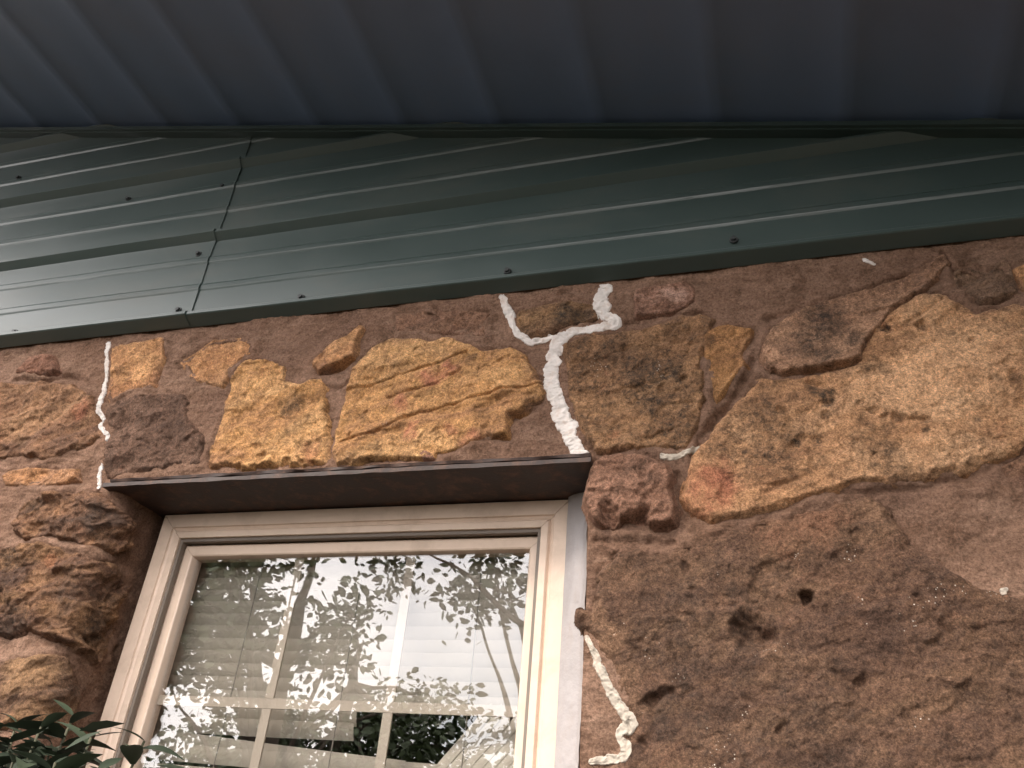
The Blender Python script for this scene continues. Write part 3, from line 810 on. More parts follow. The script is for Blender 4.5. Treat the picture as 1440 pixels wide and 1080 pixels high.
for s in STONES:
    P = s['P']
    g = s['grid']
    xs = np.arange(P[:, 0].min() - 0.016, P[:, 0].max() + 0.016, g)
    zs = np.arange(P[:, 1].min() - 0.016, P[:, 1].max() + 0.016, g)
    zs = zs[zs > ZB]
    X, Z = np.meshgrid(xs, zs)
    sh = X.shape
    X = X.ravel(); Z = Z.ravel()
    d = s['dist'](X, Z)
    keep = d > -0.009
    # never hang into the opening
    keep &= ~((Z < ZL + 0.002) & (X > XL + 0.13) & (X < XR - 0.022))
    f, used = grid_faces(sh[1], sh[0], keep)
    Xu, Zu, du = X[used], Z[used], d[used]
    H = s['height'](Xu, Zu, du)
    x, y = warp(Xu, Zu, H)
    V = np.stack([x, y, Zu + EYE], 1)
    o = part('stone', V, f, s['mat'], wall, label=s['label'])
    ca = o.data.color_attributes.new('stain', 'FLOAT_COLOR', 'POINT')
    cols = np.zeros((len(used), 4), np.float32)
    cols[:, 3] = s['dust'] * np.exp(-np.maximum(du, 0) / 0.007) * sstep(-0.25, 0.5, fbm(Xu, Zu, 12, s['sd'] + 91, 3))
    wx = Xu + 0.012 * fbm(Xu, Zu, 24, s['sd'] + 50, 4, 0.6)
    wz = Zu + 0.012 * fbm(Xu, Zu, 24, s['sd'] + 60, 4, 0.6)
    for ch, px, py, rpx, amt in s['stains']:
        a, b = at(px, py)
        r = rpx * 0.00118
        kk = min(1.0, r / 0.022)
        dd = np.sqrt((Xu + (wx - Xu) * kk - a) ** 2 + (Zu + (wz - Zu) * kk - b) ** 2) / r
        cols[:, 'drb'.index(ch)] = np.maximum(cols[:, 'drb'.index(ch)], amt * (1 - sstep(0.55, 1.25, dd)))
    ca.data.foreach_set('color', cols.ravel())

# ------------------------------------------------------------------ steel lintel
lin = thing('steel_lintel', 'dark red painted steel lintel over the window opening', 'lintel', ((XL + XR) / 2, 0, EYE + ZL))
LB = ((XL + XR) / 2, 0, EYE + ZL)
def plate(x0, x1, prof, nseg, jit=0.0):
    V, Fs = [], []
    xs = np.linspace(x0, x1, nseg)
    k = len(prof)
    for i, x in enumerate(xs):
        for j, (y, z) in enumerate(prof):
            V.append((x, y + jit * perlin(np.array([x * 30.0]), np.array([j * 1.7]), 4)[0], z + jit * perlin(np.array([x * 21.0]), np.array([j * 2.3]), 8)[0]))
    for i in range(nseg - 1):
        for j in range(k):
            q = (j + 1) % k
            Fs.append((i * k + j, i * k + q, (i + 1) * k + q, (i + 1) * k + j))
    Fs.append(tuple(range(k))[::-1])
    Fs.append(tuple((nseg - 1) * k + j for j in range(k)))
    return V, Fs
V, Fs = plate(XL - 0.03, XR + 0.004, [(-0.016, EYE + ZL), (-0.016, EYE + ZL + 0.0075), (0.125, EYE + ZL + 0.009), (0.125, EYE + ZL)], 120, 0.0012)
part('bottom_flange', V, Fs, M_LINTEL, lin, smooth=True, sharp=40, base=LB)
V, Fs = plate(XL - 0.02, XR + 0.002, [(-0.0105, EYE + ZL + 0.012), (-0.0125, EYE + ZL + 0.0165), (-0.004, EYE + ZL + 0.021), (-0.002, EYE + ZL + 0.012)], 160, 0.0022)
part('upright_lip', V, Fs, M_LINTEL, lin, smooth=True, sharp=40, base=LB)

# ------------------------------------------------------------------ window
FD = 0.12
wl, wr = -0.878 * (DIST + FD), -0.246 * (DIST + FD)
wt, wb = 0.4555 * (DIST + FD), ZB + 0.03
WB_ = ((wl + wr) / 2, FD, EYE + wb)
win = thing('window', 'almond vinyl window with divided panes reflecting trees and sky', 'window', WB_)

def ring(x0, x1, z0, z1, prof, name, mat, parent, base, gap=0.0005):
    """four mitred members swept along a rectangle; prof = [(inset, y)...] closed loop"""
    P = [(x0, z1), (x1, z1), (x1, z0), (x0, z0)]
    dirs = [(1, -1), (-1, -1), (-1, 1), (1, 1)]
    for i in range(4):
        (ax, az), (bx, bz) = P[i], P[(i + 1) % 4]
        da, db = dirs[i], dirs[(i + 1) % 4]
        tx, tz = (bx - ax), (bz - az)
        L = math.hypot(tx, tz)
        tx /= L; tz /= L
        V = []
        for (px_, pz_), dd, sg in (((ax, az), da, 1), ((bx, bz), db, -1)):
            for u, y in prof:
                V.append((px_ + dd[0] * u + sg * tx * gap, y, EYE + pz_ + dd[1] * u + sg * tz * gap))
        k = len(prof)
        Fs = [(j, (j + 1) % k, k + (j + 1) % k, k + j) for j in range(k)] + [tuple(range(k))[::-1], tuple(range(k, 2 * k))]
        nm = name[0] if i in (0, 2) else name[1]
        part(nm, V, Fs, mat, parent, smooth=True, sharp=25, base=base)

ring(wl, wr, wb, wt, [(0, FD), (0.001, FD - 0.0015), (0.027, FD - 0.0015), (0.0285, FD + 0.002), (0.034, FD + 0.0045), (0.0355, FD + 0.0015), (0.038, FD - 0.001), (0.049, FD - 0.001), (0.050, FD), (0.050, FD + 0.075), (0, FD + 0.075)],
     ('frame_rail', 'frame_jamb'), M_VINYL, win, WB_, 0.0006)
ring(wl + 0.0485, wr - 0.0485, wb + 0.0485, wt - 0.0485, [(0.0005, FD + 0.005), (0.008, FD + 0.005), (0.008, FD + 0.016), (0.0005, FD + 0.016)], ('gasket_rail', 'gasket_jamb'), M_GASKET, win, WB_, 0)
sx0, sx1, sz1 = wl + 0.0535, wr - 0.0510, wt - 0.0580
sz0 = 0.0
ring(sx0, sx1, sz0, sz1, [(0, FD + 0.022), (0.0015, FD + 0.0205), (0.0195, FD + 0.0195), (0.022, FD + 0.021), (0.025, FD + 0.0285), (0.025, FD + 0.05), (0, FD + 0.05)],
     ('sash_rail', 'sash_stile'), M_VINYL, win, WB_, 0.0004)
ring(sx0, sx1, wb + 0.052, sz0 - 0.002, [(0, FD + 0.046), (0.0015, FD + 0.0445), (0.030, FD + 0.0445), (0.034, FD + 0.052), (0.034, FD + 0.07), (0, FD + 0.07)],
     ('sash_rail', 'sash_stile'), M_VINYL, win, WB_, 0.0004)
gx0, gx1, gz0, gz1 = sx0 + 0.0225, sx1 - 0.0225, sz0 + 0.0225, sz1 - 0.0225
GY = FD + 0.031
for nm, b in (('glass_pane', (gx0, gx1, GY, GY + 0.003, gz0, gz1)), ('glass_pane', (sx0 + 0.03, sx1 - 0.03, FD + 0.055, FD + 0.058, wb + 0.08, sz0 - 0.03))):
    m_ = MB(); m_.box(b[0], b[1], b[2], b[3], EYE + b[4], EYE + b[5])
    m_.part(nm, M_GLASS, win, smooth=False, base=WB_)
# flat divider bars behind the glass
MY = GY + 0.006
xm = [gx0 + (gx1 - gx0) / 3, gx0 + 2 * (gx1 - gx0) / 3]
zm = 0.256 * 1.0
mw = 0.0085
m_ = MB(); m_.box(gx0 - 0.004, gx1 + 0.004, MY, MY + 0.005, EYE + zm - mw, EYE + zm + mw)
m_.part('muntin', M_MUNTIN, win, smooth=False, base=WB_)
for x in xm:
    for a, b in ((zm + mw + 0.0004, gz1 + 0.004), (gz0 - 0.004, zm - mw - 0.0004)):
        m_ = MB(); m_.box(x - mw, x + mw, MY + 0.0005, MY + 0.0045, EYE + a, EYE + b)
        m_.part('muntin', M_MUNTIN, win, smooth=False, base=WB_)

# wide grey sealant strip between frame and stone on the right
def strip():
    nz_, nu = 300, 9
    V = []
    zs = np.linspace(ZB + 0.02, wt + 0.004, nz_)
    for z in zs:
        wob = 0.003 * perlin(np.array([z * 9.0]), np.array([0.3]), 5)[0] + 0.0015 * perlin(np.array([z * 40.0]), np.array([0.3]), 6)[0]
        for j in range(nu):
            t = j / (nu - 1)
            x = (wr - 0.003) + t * (0.043 + wob)
            y = FD - 0.006 - 0.010 * math.sin(math.pi * min(1, t * 1.15)) - 0.030 * t ** 3 + 0.0016 * perlin(np.array([z * 26.0]), np.array([t * 3.1]), 9)[0] + 0.0006 * perlin(np.array([z * 110.0]), np.array([t * 9]), 2)[0]
            V.append((x, y, EYE + z))
    f, u = grid_faces(nu, nz_, np.ones(nu * nz_, bool))
    n0 = len(V)
    V = np.array(V)
    Vb = V.copy(); Vb[:, 1] = np.maximum(Vb[:, 1] + 0.004, FD + 0.002)
    return np.concatenate([V, Vb]), np.concatenate([f, f[:, ::-1] + n0])
V, f = strip()
part('sealant_strip', V, f, M_SILIC, label='wide smooth grey sealant strip along the right side of the window frame', cat='sealant')

# ------------------------------------------------------------------ blind and room behind the glass
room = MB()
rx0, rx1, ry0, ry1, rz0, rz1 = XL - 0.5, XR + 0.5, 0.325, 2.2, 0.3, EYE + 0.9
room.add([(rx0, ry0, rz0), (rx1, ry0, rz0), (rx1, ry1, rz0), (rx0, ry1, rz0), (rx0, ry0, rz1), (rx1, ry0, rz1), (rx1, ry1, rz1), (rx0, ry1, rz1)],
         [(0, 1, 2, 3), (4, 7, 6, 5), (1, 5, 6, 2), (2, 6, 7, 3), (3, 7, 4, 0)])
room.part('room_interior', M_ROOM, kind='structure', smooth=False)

BY = FD + 0.085
BB = ((gx0 + gx1) / 2, BY, EYE + gz1)
blind = thing('venetian_blind', 'cream slatted window blind with broken and missing slats behind the glass', 'blind', BB)
pitch, sw = 0.0235, 0.0290
bx0, bx1 = gx0 - 0.035, gx1 + 0.035
def slat(xa, xb, za, zb, ang=62, n=24, sag=0.0, twist=0.0, yo=0.0):
    V = []
    for i in range(n):
        t = i / (n - 1)
        x = xa + (xb - xa) * t
        z = za + (zb - za) * t - sag * math.sin(math.pi * t)
        A = math.radians(ang + twist * (t - 0.5))
        for lay in (0, 1):
            for j in range(5):
                s = (j / 4 - 0.5) * sw
                cr = 0.0014 * (1 - (2 * s / sw) ** 2) + lay * 0.0007
                # outer edge low, inner edge high
                V.append((x, BY + yo + s * math.cos(A) + cr * math.sin(A) * -1, EYE + z + s * math.sin(A) + cr * math.cos(A)))
    Fs = []
    for i in range(n - 1):
        a, b = i * 10, (i + 1) * 10
        for j in range(4):
            Fs.append((a + j, a + j + 1, b + j + 1, b + j))
            Fs.append((a + 5 + j + 1, a + 5 + j, b + 5 + j, b + 5 + j + 1))
        Fs.append((a, b, b + 5, a + 5))
        Fs.append((a + 4, a + 9, b + 9, b + 4))
    part('slat', V, Fs, M_SLAT, blind, smooth=True, sharp=50, base=BB)
random.seed(4)
z = gz1 + 0.01
k = 0
while z > wb + 0.03:
    xa, xb, za, zb, sg, tw = bx0, bx1, z + random.uniform(-.0008, .0008), z + random.uniform(-.0008, .0008), 0.001, random.uniform(-2, 2)
    skip = False
    if 0.222 < z < 0.268:
        xb = -0.705 + random.uniform(-.004, .004)
        zb = za - 0.002
    elif 0.196 < z <= 0.222:
        xb = -0.60; zb = za - 0.034
    elif 0.172 < z <= 0.196:
        xb = bx1; zb = za - 0.016
    elif 0.08 < z <= 0.172:
        za -= 0.010; zb -= 0.024
    slat(xa, xb, za, zb, 180 - 69 + random.uniform(-2, 2), sag=sg, twist=tw)
    z -= pitch
    k += 1
for q in range(7):          # fallen slats leaning across the hole
    slat(-0.548 + q * 0.021, -0.462 + q * 0.018, 0.163 + q * 0.001, 0.266 - q * 0.004, 80, n=10, yo=-0.004 - 0.002 * q)
for x, slope in ((-0.955, 0.0), (-0.735, 0.0), (-0.50, 0.0)):
    c_ = MB(); c_.tube([(x, BY - 0.016, EYE + gz1 + 0.01), (x + 0.002, BY - 0.0165, EYE + 0.25), (x, BY - 0.016, EYE + wb + 0.04)], 0.0011, 6)
    c_.part('cord', M_CORD, blind, base=BB)
h_ = MB(); h_.box(bx0, bx1, BY - 0.015, BY + 0.02, EYE + gz1 + 0.022, EYE + gz1 + 0.05)
h_.part('head_rail', M_SLAT, blind, smooth=False, base=BB)

# ------------------------------------------------------------------ green metal siding
SLOPE = -0.2235
def rake(x):          # soffit line on the wall, above the eye
    return 1.3176 + SLOPE * x
SZ0, SP = 0.978, 0.2287
def rib_profile(z0, z1):
    """(protrusion, z) going up from the bottom edge"""
    pts = []
    k = 0
    z = z0
    while z < z1:
        pan = 0.012
        base = [(0.001 if k == 0 else pan, z), (0.0265, z + 0.0125), (0.0285, z + 0.0145), (0.0285, z + 0.0205), (0.0265, z + 0.0225), (pan + 0.001, z + 0.0300), (pan, z + 0.0320)]
        pts += base
        for c in (0.0975, 0.1740):
            pts += [(pan, z + c - 0.0105), (pan + 0.0017, z + c - 0.0068), (pan + 0.0022, z + c - 0.0050), (pan + 0.0022, z + c + 0.0050), (pan, z + c + 0.0095)]
        z += SP
        k += 1
    pts.append((pan, z - 0.0005))
    return pts
SIDB = (0, 0, EYE + SZ0)
sid = thing('metal_siding', 'dark green ribbed metal siding in the gable above the stones', 'siding', SIDB)
def siding_panel(x0, x1, off, wave_end=None):
    prof = rib_profile(SZ0, 2.1)
    nx = 90
    k = len(prof)
    V = []
    for i in range(nx):
        t = i / (nx - 1)
        for p, z in prof:
            x = x0 + (x1 - x0) * t
            if wave_end is not None:
                e = x1 if wave_end == 1 else x0
                w = math.exp(-abs(x - e) / 0.02)
                x += w * 0.0022 * perlin(np.array([z * 16.0]), np.array([2.2]), 3)[0]
                p2 = p + off + w * 0.002 * abs(perlin(np.array([z * 22.0]), np.array([7.2]), 5)[0])
            else:
                p2 = p + off
            x += 0
            oil = 0.0020 * perlin(np.array([x * 2.6]), np.array([z * 9.0]), 12)[0] + 0.0004 * perlin(np.array([x * 11.0]), np.array([z * 26.0]), 13)[0]
            V.append((x, -(p2 + oil), EYE + z))
    Vf = np.array(V)
    Vb = Vf.copy(); Vb[:, 1] += 0.0011
    n0 = len(Vf)
    Fs = []
    for i in range(nx - 1):
        for j in range(k - 1):
            a = i * k + j
            Fs.append((a, a + k, a + k + 1, a + 1))
            Fs.append((n0 + a, n0 + a + 1, n0 + a + k + 1, n0 + a + k))
    for j in range(k - 1):
        for a in (0, (nx - 1) * k):
            q = (a + j, a + j + 1, n0 + a + j + 1, n0 + a + j)
            Fs.append(q if a == 0 else q[::-1])
    for i in range(nx - 1):
        Fs.append((i * k, n0 + i * k, n0 + (i + 1) * k, (i + 1) * k))
    me = mesh('siding_panel', np.concatenate([Vf, Vb]) - np.array(SIDB), Fs, M_SIDING, True, 9)
    bm = bmesh.new(); bm.from_mesh(me)
    nrm = Vector((-SLOPE, 0, 1)).normalized()
    bmesh.ops.bisect_plane(bm, geom=bm.verts[:] + bm.edges[:] + bm.faces[:], plane_co=(0, 0, EYE + rake(0) + 0.02 - SIDB[2]), plane_no=nrm, clear_outer=True)
    bm.to_mesh(me); bm.free()
    return link('siding_panel', me, sid)
SEAM = -1.1405
siding_panel(-3.0, SEAM, 0.0024, 1)
siding_panel(SEAM - 0.05, 1.6, 0.0)
def screw_mesh():
    m = MB()
    def ngon(n, r0, r1, y0, y1):
        V = [(r0 * math.cos(i * 2 * math.pi / n), y0, r0 * math.sin(i * 2 * math.pi / n)) for i in range(n)]
        V += [(r1 * math.cos(i * 2 * math.pi / n), y1, r1 * math.sin(i * 2 * math.pi / n)) for i in range(n)]
        m.add(V, [(i, (i + 1) % n, n + (i + 1) % n, n + i) for i in range(n)] + [tuple(range(n, 2 * n))])
    ngon(14, 0.0078, 0.0070, 0.0, -0.0022)
    ngon(6, 0.0048, 0.0045, -0.0022, -0.0072)
    return mesh('screw', m.V, m.F, M_SCREW, False)
SM = screw_mesh()
for px, py in [(73, 364), (22, 468), (280, 358), (289, 330), (252, 437), (27, 251), (314, 263), (424, 419), (714, 382), (1032, 338), (181, 281), (463, 305)]:
    x, z = at(px, py, -0.013)
    o = link('screw', SM, sid, (x, -0.0145, z - SZ0))
    o.rotation_euler = (0, random.uniform(0, 6), 0)
    o.scale = (1.0, 1, 1.0)

# ------------------------------------------------------------------ roof overhang: soffit, trim, fascia
OV = 0.80
SFB = (0, -OV / 2, EYE + rake(0))
roof = thing('roof_overhang', 'sloping roof overhang with dark ribbed metal soffit above the siding', 'roof', SFB)
def slope_sheet():
    """soffit: ribs run out from the wall, hanging below the sheet"""
    pts = []
    x = 0.193 - 0.229 * 14
    while x < 1.7:
        pts += [(x - 0.026, 0), (x - 0.014, -0.0015), (x - 0.010, -0.0018), (x + 0.010, -0.0018), (x + 0.014, -0.0015), (x + 0.026, 0)]
        pts += [(x + 0.075, 0), (x + 0.150, 0)]
        x += 0.229
    ny = 14
    V, Fs = [], []
    k = len(pts)
    for i in range(ny):
        y = 0.0 - OV * i / (ny - 1)
        for px, dz in pts:
            V.append((px, y, EYE + rake(px) + dz + 0.0012 * perlin(np.array([px * 4.0]), np.array([y * 6.0]), 31)[0]))
    n0 = len(V)
    V = np.array(V)
    Vb = V.copy(); Vb[:, 2] += 0.0012
    for i in range(ny - 1):
        for j in range(k - 1):
            a = i * k + j
            Fs.append((a, a + 1, a + k + 1, a + k))
            Fs.append((n0 + a, n0 + a + k, n0 + a + k + 1, n0 + a + 1))
    return np.concatenate([V, Vb]), Fs
V, Fs = slope_sheet()
part('soffit_panel', V, Fs, M_SOFFIT, roof, smooth=True, sharp=28, base=SFB)
def sloped_box(x0, x1, y0, y1, dz0, dz1):
    m = MB()
    m.add([(x0, y0, EYE + rake(x0) + dz0), (x1, y0, EYE + rake(x1) + dz0), (x1, y1, EYE + rake(x1) + dz0), (x0, y1, EYE + rake(x0) + dz0),
           (x0, y0, EYE + rake(x0) + dz1), (x1, y0, EYE + rake(x1) + dz1), (x1, y1, EYE + rake(x1) + dz1), (x0, y1, EYE + rake(x0) + dz1)],
          [(0, 3, 2, 1), (4, 5, 6, 7), (0, 1, 5, 4), (1, 2, 6, 5), (2, 3, 7, 6), (3, 0, 4, 7)])
    return m
sloped_box(-3.0, 1.65, -0.040, -0.0335, -0.030, -0.0195).part('trim_lip', M_SIDING, roof, smooth=False, base=SFB)
sloped_box(-3.0, 1.65, -0.0330, -0.001, -0.034, -0.0195).part('corner_trim', M_SIDING, roof, smooth=False, base=SFB)
sloped_box(-3.02, 1.67, -OV - 0.02, -OV - 0.001, -0.03, 0.17).part('fascia', M_SIDING, roof, smooth=False, base=SFB)
sloped_box(-3.05, 1.70, -OV - 0.045, 0.6, 0.171, 0.20).part('roof_sheet', M_ROOFTOP, roof, smooth=False, base=SFB)
sloped_box(-3.0, 1.65, 0.02, 0.32, -0.6, 0.165).part('gable_backing', M_ROOM, roof, smooth=False, base=SFB)

# ------------------------------------------------------------------ sealant beads in the cracks
def bead(px_paths, thick, mat, label, seed, embed=0.002, group=None):
    """px_paths: list of [(px, py, half width px)...]; one mesh following the stones below it"""
    Vs, Fs, off = [], [], 0
    for path in px_paths:
        P = np.array([(*at(a, b), w * 0.00118) for a, b, w in path])
        seg = np.hypot(np.diff(P[:, 0]), np.diff(P[:, 1]))
        L = np.concatenate([[0], np.cumsum(seg)])
        n = max(8, int(L[-1] / 0.0012))
        t = np.linspace(0, L[-1], n)
        cx = np.interp(t, L, P[:, 0]); cz = np.interp(t, L, P[:, 1]); w = np.interp(t, L, P[:, 2])
        ker = np.ones(7) / 7
        def sm(a):
            return np.convolve(np.pad(a, 3, mode='edge'), ker, 'valid')
        cx = sm(cx); cz = sm(cz)
        cx = cx + 0.0024 * perlin(t * 45, t * 0 + seed, seed); cz = cz + 0.0016 * perlin(t * 70, t * 0 + 3 + seed, seed)
        tx = np.gradient(cx); tz = np.gradient(cz)
        q = np.hypot(tx, tz) + 1e-9
        nxv, nzv = -tz / q, tx / q
        nu = 15
        wl_ = w * (1.2 + 0.42 * fbm(t, t * 0, 30, seed + 1, 6, 0.62) + 0.25 * facets(t, t * 0, 60, seed + 31, 0.05)); wr_ = w * (1.2 + 0.42 * fbm(t, t * 0 + 9.1, 30, seed + 2, 6, 0.62) + 0.25 * facets(t, t * 0 + 5, 60, seed + 32, 0.05))
        endf = np.clip(np.minimum(np.arange(n), n - 1 - np.arange(n)) / 4.0 + 0.25, 0, 1)
        wl_ = wl_ * endf; wr_ = wr_ * endf
        U = np.linspace(-1, 1, nu)
        X = cx[:, None] + nxv[:, None] * np.where(U[None] < 0, wl_[:, None], wr_[:, None]) * U[None]
        Z = cz[:, None] + nzv[:, None] * np.where(U[None] < 0, wl_[:, None], wr_[:, None]) * U[None]
        hv = wall_h(X.ravel(), Z.ravel()).reshape(X.shape)
        hc = hv.max(1)
        hc = np.convolve(np.pad(hc, 4, mode='edge'), np.ones(9) / 9, 'valid')[:, None]
        prof = (1 - np.abs(U[None]) ** 5.0)
        H = hv * 0.70 + hc * 0.30 * prof + hv * 0.30 * (1 - prof)
        T = t[:, None] + 0 * U[None]
        lump = 1 + 0.55 * fbm(T, U[None] * 0.010 + 0 * T, 75, seed + 4, 3, 0.6)
        H = H + thick * 0.20 * prof * np.maximum(lump, 0.15) - embed * (1 - prof) * 1.5
        thin = fbm(X, Z, 60, seed + 40, 4, 0.7)
        H = H - 0.0030 * sstep(0.35, 0.9, thin) * sstep(0.35, 0.9, np.abs(U[None]) + 0 * T)
        H = np.maximum(H, hv + np.where((prof > 0.25) & (thin < 0.62), 0.0013, -0.003))
        H = H + 0.0016 * np.exp(-((np.abs(U[None]) - 0.70) / 0.16) ** 2) * sstep(-0.2, 0.6, fbm(T, U[None] * 3 + 0 * T, 40, seed + 44, 3, 0.7))
        H = H + 0.0007 * prof * fbm(T + U[None] * 0.006, U[None] * 0.02 + 0 * T, 260, seed + 45, 2)
        # tooling ridges across the bead
        H = H + prof * (0.0004 * perlin(T * 230, U[None] * 1.6 + 0 * T, seed + 6) + 0.0008 * facets(T, U[None] * 0.012 + 0 * T, 110, seed + 8, 0.10))
        f, _u = grid_faces(nu, n, np.ones(nu * n, bool))
        x, y = warp(X.ravel(), Z.ravel(), H.ravel())
        Vs.append(np.stack([x, y, Z.ravel() + EYE], 1))
        Fs.append(f + off)
        off += nu * n
    part('sealant_bead', np.concatenate(Vs), np.concatenate(Fs), mat, label=label, cat='sealant', group=group)

bead([[(853, 398, 9), (845, 420, 10), (848, 440, 10), (866, 448, 8), (868, 455, 7), (845, 458, 6), (815, 463, 6), (795, 470, 8), (782, 482, 10), (778, 500, 10), (774, 525, 10), (779, 550, 10), (788, 575, 11), (797, 600, 12), (806, 625, 10), (815, 648, 12)],
      [(704, 414, 4), (709, 425, 6), (716, 440, 6), (722, 458, 5), (730, 472, 5), (745, 479, 5), (762, 478, 4.5), (776, 473, 5), (786, 474, 4)]],
     0.0085, M_CAULK, 'thick white Y shaped sealant line filling the crack above the right end of the lintel', 5)
bead([[(151, 479, 4), (152, 492, 4), (151, 510, 3.6), (149, 530, 3.4), (147, 550, 3.2), (143, 572, 3.6), (141, 580, 4.5), (147, 590, 3.4), (142, 600, 3.2), (147, 608, 3.8), (154, 613, 3.2), (151, 622, 1.6)]],
     0.0055, M_CAULK, 'long thin white sealant line down the crack left of the window', 9)
bead([[(145, 652, 1.5), (143, 660, 3.5), (139, 670, 4.5), (140, 680, 4.5), (137, 688, 4)]],
     0.005, M_CAULK, 'short white sealant dab below the thin left sealant line', 13)
bead([[(928, 641, 2.5), (938, 645, 4), (952, 643, 3.6), (966, 638, 3.2), (978, 633, 3), (985, 629, 2)]],
     0.006, M_CAULKG, 'short curved cream sealant line beneath the squarish lichen stone', 17)
bead([[(823, 893, 3), (832, 912, 4), (842, 935, 5), (853, 960, 5), (866, 985, 6), (878, 1002, 6), (889, 1012, 7), (884, 1022, 9), (873, 1028, 6), (872, 1038, 4), (881, 1050, 6), (882, 1062, 6), (870, 1067, 4), (848, 1068, 4), (826, 1072, 3)]],
     0.006, M_CAULKG, 'crooked cream sealant line down the left side of the huge boulder', 21)
bead([[(1212, 363, 2), (1217, 366, 3), (1224, 369, 2), (1233, 372, 1.5)]],
     0.003, M_CAULK, 'small white smear on the smooth mortar under the siding', 27)
bead([[(1405, 828, 3), (1411, 832, 5), (1417, 838, 3)]],
     0.003, M_CAULKG, 'pale smear beside the right end of the huge boulder', 33)

# ------------------------------------------------------------------ shrub at the lower left
def leaf_mesh(L, Wd, curl):
    V, Fs = [], []
    n = 7
    for i in range(n):
        t = i / (n - 1)
        w = Wd * (math.sin(math.pi * min(1, t * 0.93 + 0.05)) ** 0.9) * (1 - 0.25 * t)
        if i == n - 1:
            w = 0.0006
        z = -curl * L * t * t
        V += [(L * t, -w, z + 0.18 * w), (L * t, 0, z - 0.06 * w), (L * t, w, z + 0.18 * w)]
    for i in range(n - 1):
        a = i * 3
        Fs += [(a, a + 3, a + 4, a + 1), (a + 1, a + 4, a + 5, a + 2)]
    return mesh('leaf', V, Fs, M_LEAF, True)
LM = [leaf_mesh(0.076, 0.0125, 0.25), leaf_mesh(0.060, 0.0140, 0.45), leaf_mesh(0.086, 0.0140, 0.35), leaf_mesh(0.052, 0.0100, 0.15)]
SHB = (-0.98, -0.30, 0.0)
shrub = thing('shrub', 'dark green narrow leaved shrub in front of the lower left wall', 'shrub', SHB)
random.seed(11)
tips = [(0, 1010, -.34), (35, 995, -.30), (70, 1000, -.36), (115, 985, -.30), (140, 1015, -.34), (30, 1050, -.38), (90, 1050, -.40), (60, 1080, -.30), (215, 1020, -.33), (150, 1060, -.38), (-40, 1020, -.30), (120, 1095, -.36), (190, 1100, -.33),
        (-30, 1090, -.38), (10, 1110, -.32), (165, 1120, -.30), (85, 1025, -.26), (230, 1110, -.36)]
nleaf = 0
fol = MB()
for (px, py, d) in tips:
    x, z = at(px - 12, py + 22, d)
    tip = Vector((x, d, EYE + z))
    foot = Vector((SHB[0] + random.uniform(-.12, .2), SHB[1] + random.uniform(-.06, .06), 0.0))
    mid = foot.lerp(tip, 0.6) + Vector((random.uniform(-.06, .06), random.uniform(-.05, .05), 0.05))
    pts = []
    for i in range(13):
        t = i / 12
        pts.append((1 - t) ** 2 * foot + 2 * t * (1 - t) * mid + t * t * tip)
    m = MB(); m.tube(pts, [0.006 - 0.0045 * i / 12 for i in range(13)], 6)
    m.part('stem', M_STEM, shrub, base=SHB)
    az = random.uniform(0, 6.28)
    for q in range(16):
        s = q / 15
        p = tip + (pts[11] - tip) * (s * 1.15)
        az += 2.4
        el = math.radians(34 - 55 * min(1, s * 1.5) + random.uniform(-14, 14))
        if nleaf < 296:
            o = link('leaf', LM[random.randrange(4)], shrub, tuple(p - Vector(SHB)))
            sc = random.uniform(0.75, 1.1) * (0.55 + 0.45 * min(1, s * 3 + 0.2))
            o.scale = (sc, sc, sc)
            o.rotation_euler = (random.uniform(-.5, .5), -el, az)
            nleaf += 1
    for q in range(120):
        t = random.uniform(0.3, 1.0) ** 0.7
        p = (1 - t) ** 2 * foot + 2 * t * (1 - t) * mid + t * t * tip
        p = p + Vector((random.gauss(0, .018), random.gauss(0, .018), random.gauss(-.012, .014)))
        a = random.uniform(0, 6.28); e = random.uniform(-.5, .55); L = random.uniform(.030, .072)
        dv = Vector((math.cos(a) * math.cos(e), math.sin(a) * math.cos(e), math.sin(e)))
        sd = dv.cross(Vector((random.gauss(0, .3), random.gauss(0, .3), 1))).normalized() * L * 0.16
        dn = Vector((0, 0, -0.06 * L))
        fol.add([p, p + dv * L * .3 + sd, p + dv * L * .62 + sd * .9 + dn, p + dv * L + dn * 3, p + dv * L * .62 - sd * .9 + dn, p + dv * L * .3 - sd], [(0, 1, 2, 3, 4, 5)])
fol.part('foliage', M_LEAF, shrub, base=SHB, kind='stuff')

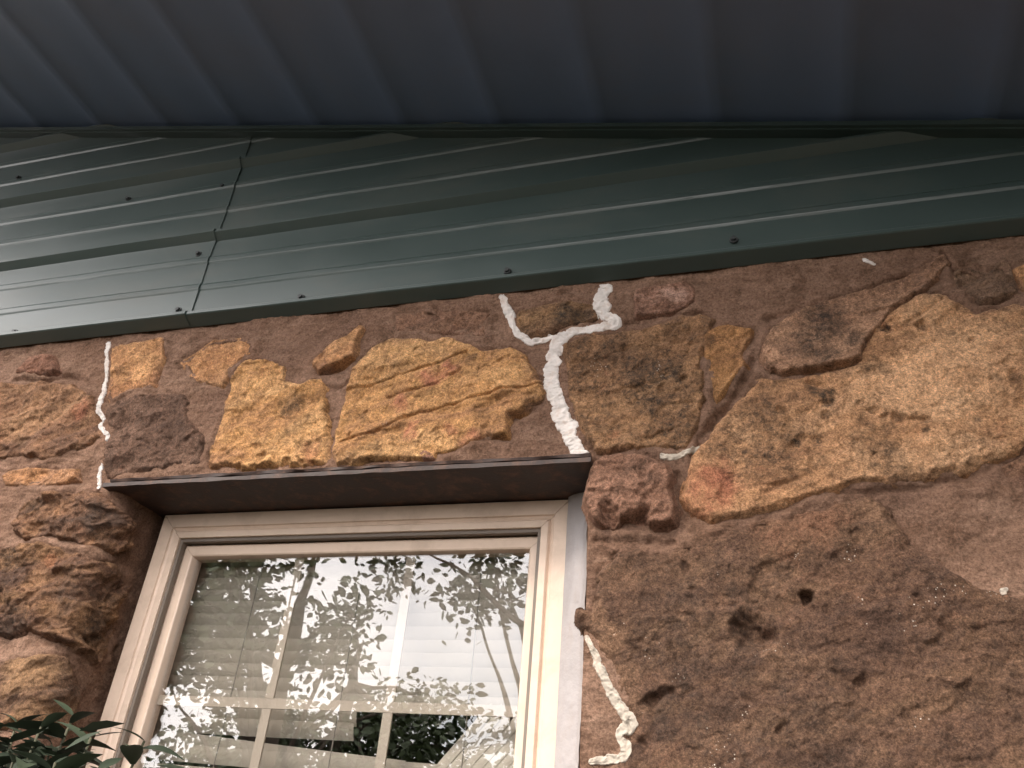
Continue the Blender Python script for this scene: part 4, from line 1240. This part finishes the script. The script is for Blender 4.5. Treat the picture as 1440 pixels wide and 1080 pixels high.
# ------------------------------------------------------------------ trees behind the camera, seen in the glass; an added one shades the wall
def tree(x, y, h, spread, crown_c, crown_r, nclus, per, leaf, seed, label, trunk_r=0.12, lean=(0, 0)):
    rng = random.Random(seed)
    base = (x, y, 0)
    t = thing('tree', label, 'tree', base, 'trees in front of the house reflected in the glass')
    m = MB()
    top = Vector((x + lean[0], y + lean[1], h))
    tp = []
    for i in range(10):
        s = i / 9
        tp.append(Vector((x, y, 0)).lerp(top, s) + Vector((0.10 * math.sin(s * 5 + seed), 0.08 * math.cos(s * 4 + seed), 0)))
    m.tube(tp, [trunk_r * (1.25 - s / 9 * 1.0) for s in range(10)], 10)
    m.part('trunk', M_BARK, t, base=base)
    c = Vector(crown_c)
    V, Fs = [], []
    for k in range(nclus):
        while True:
            p = Vector((rng.uniform(-1, 1), rng.uniform(-1, 1), rng.uniform(-1, 1)))
            if 0.15 < p.length < 1:
                break
        cc = c + Vector((p.x * crown_r[0], p.y * crown_r[1], p.z * crown_r[2]))
        st = tp[rng.randrange(4, 9)]
        if k % 2 == 0:
            b = MB()
            mid = st.lerp(cc, 0.5) + Vector((0, 0, 0.12))
            b.tube([st, mid, cc], [0.035, 0.018, 0.005], 6)
            b.part('limb', M_BARK, t, base=base)
        for q in range(per):
            o = Vector((rng.gauss(0, spread), rng.gauss(0, spread), rng.gauss(0, spread * 0.7)))
            a = cc + o
            d = Vector((rng.gauss(0, 1), rng.gauss(0, 1), rng.gauss(-.3, .6))).normalized()
            sdv = d.cross(Vector((rng.gauss(0, 1), rng.gauss(0, 1), rng.gauss(0, 1)))).normalized()
            L = leaf * rng.uniform(0.6, 1.15)
            w = L * 0.27
            n0 = len(V)
            V += [a, a + d * L * .3 + sdv * w, a + d * L * .65 + sdv * w * .85, a + d * L, a + d * L * .65 - sdv * w * .85, a + d * L * .3 - sdv * w]
            Fs.append(tuple(n0 + i for i in range(6)))
    part('crown', [tuple(v) for v in V], Fs, M_TLEAF, t, smooth=False, base=base)
tree(-3.9, -4.6, 3.9, 0.15, (-4.25, -4.6, 3.45), (1.0, 0.8, 0.75), 30, 150, 0.088, 1, 'broad leaved tree mirrored in the left panes', 0.13, (0.25, 0))
tree(-1.7, -5.2, 4.2, 0.15, (-2.1, -5.2, 4.15), (1.3, 0.8, 0.55), 17, 130, 0.092, 2, 'tree with drooping leaves mirrored in the upper right pane', 0.10, (0.1, 0))
tree(-5.2, -8.5, 4.2, 0.25, (-5.0, -8.5, 2.7), (2.4, 1.2, 0.85), 60, 220, 0.11, 3, 'farther tree mirrored in the lower panes', 0.16)
tree(2.9, -2.0, 4.6, 0.30, (2.6, -1.9, 2.9), (1.0, 1.3, 1.7), 50, 180, 0.13, 4, 'unseen dense tree added to the right of the camera to shade the right of the wall', 0.16)  # not in the glass: added out of view to darken wall and siding
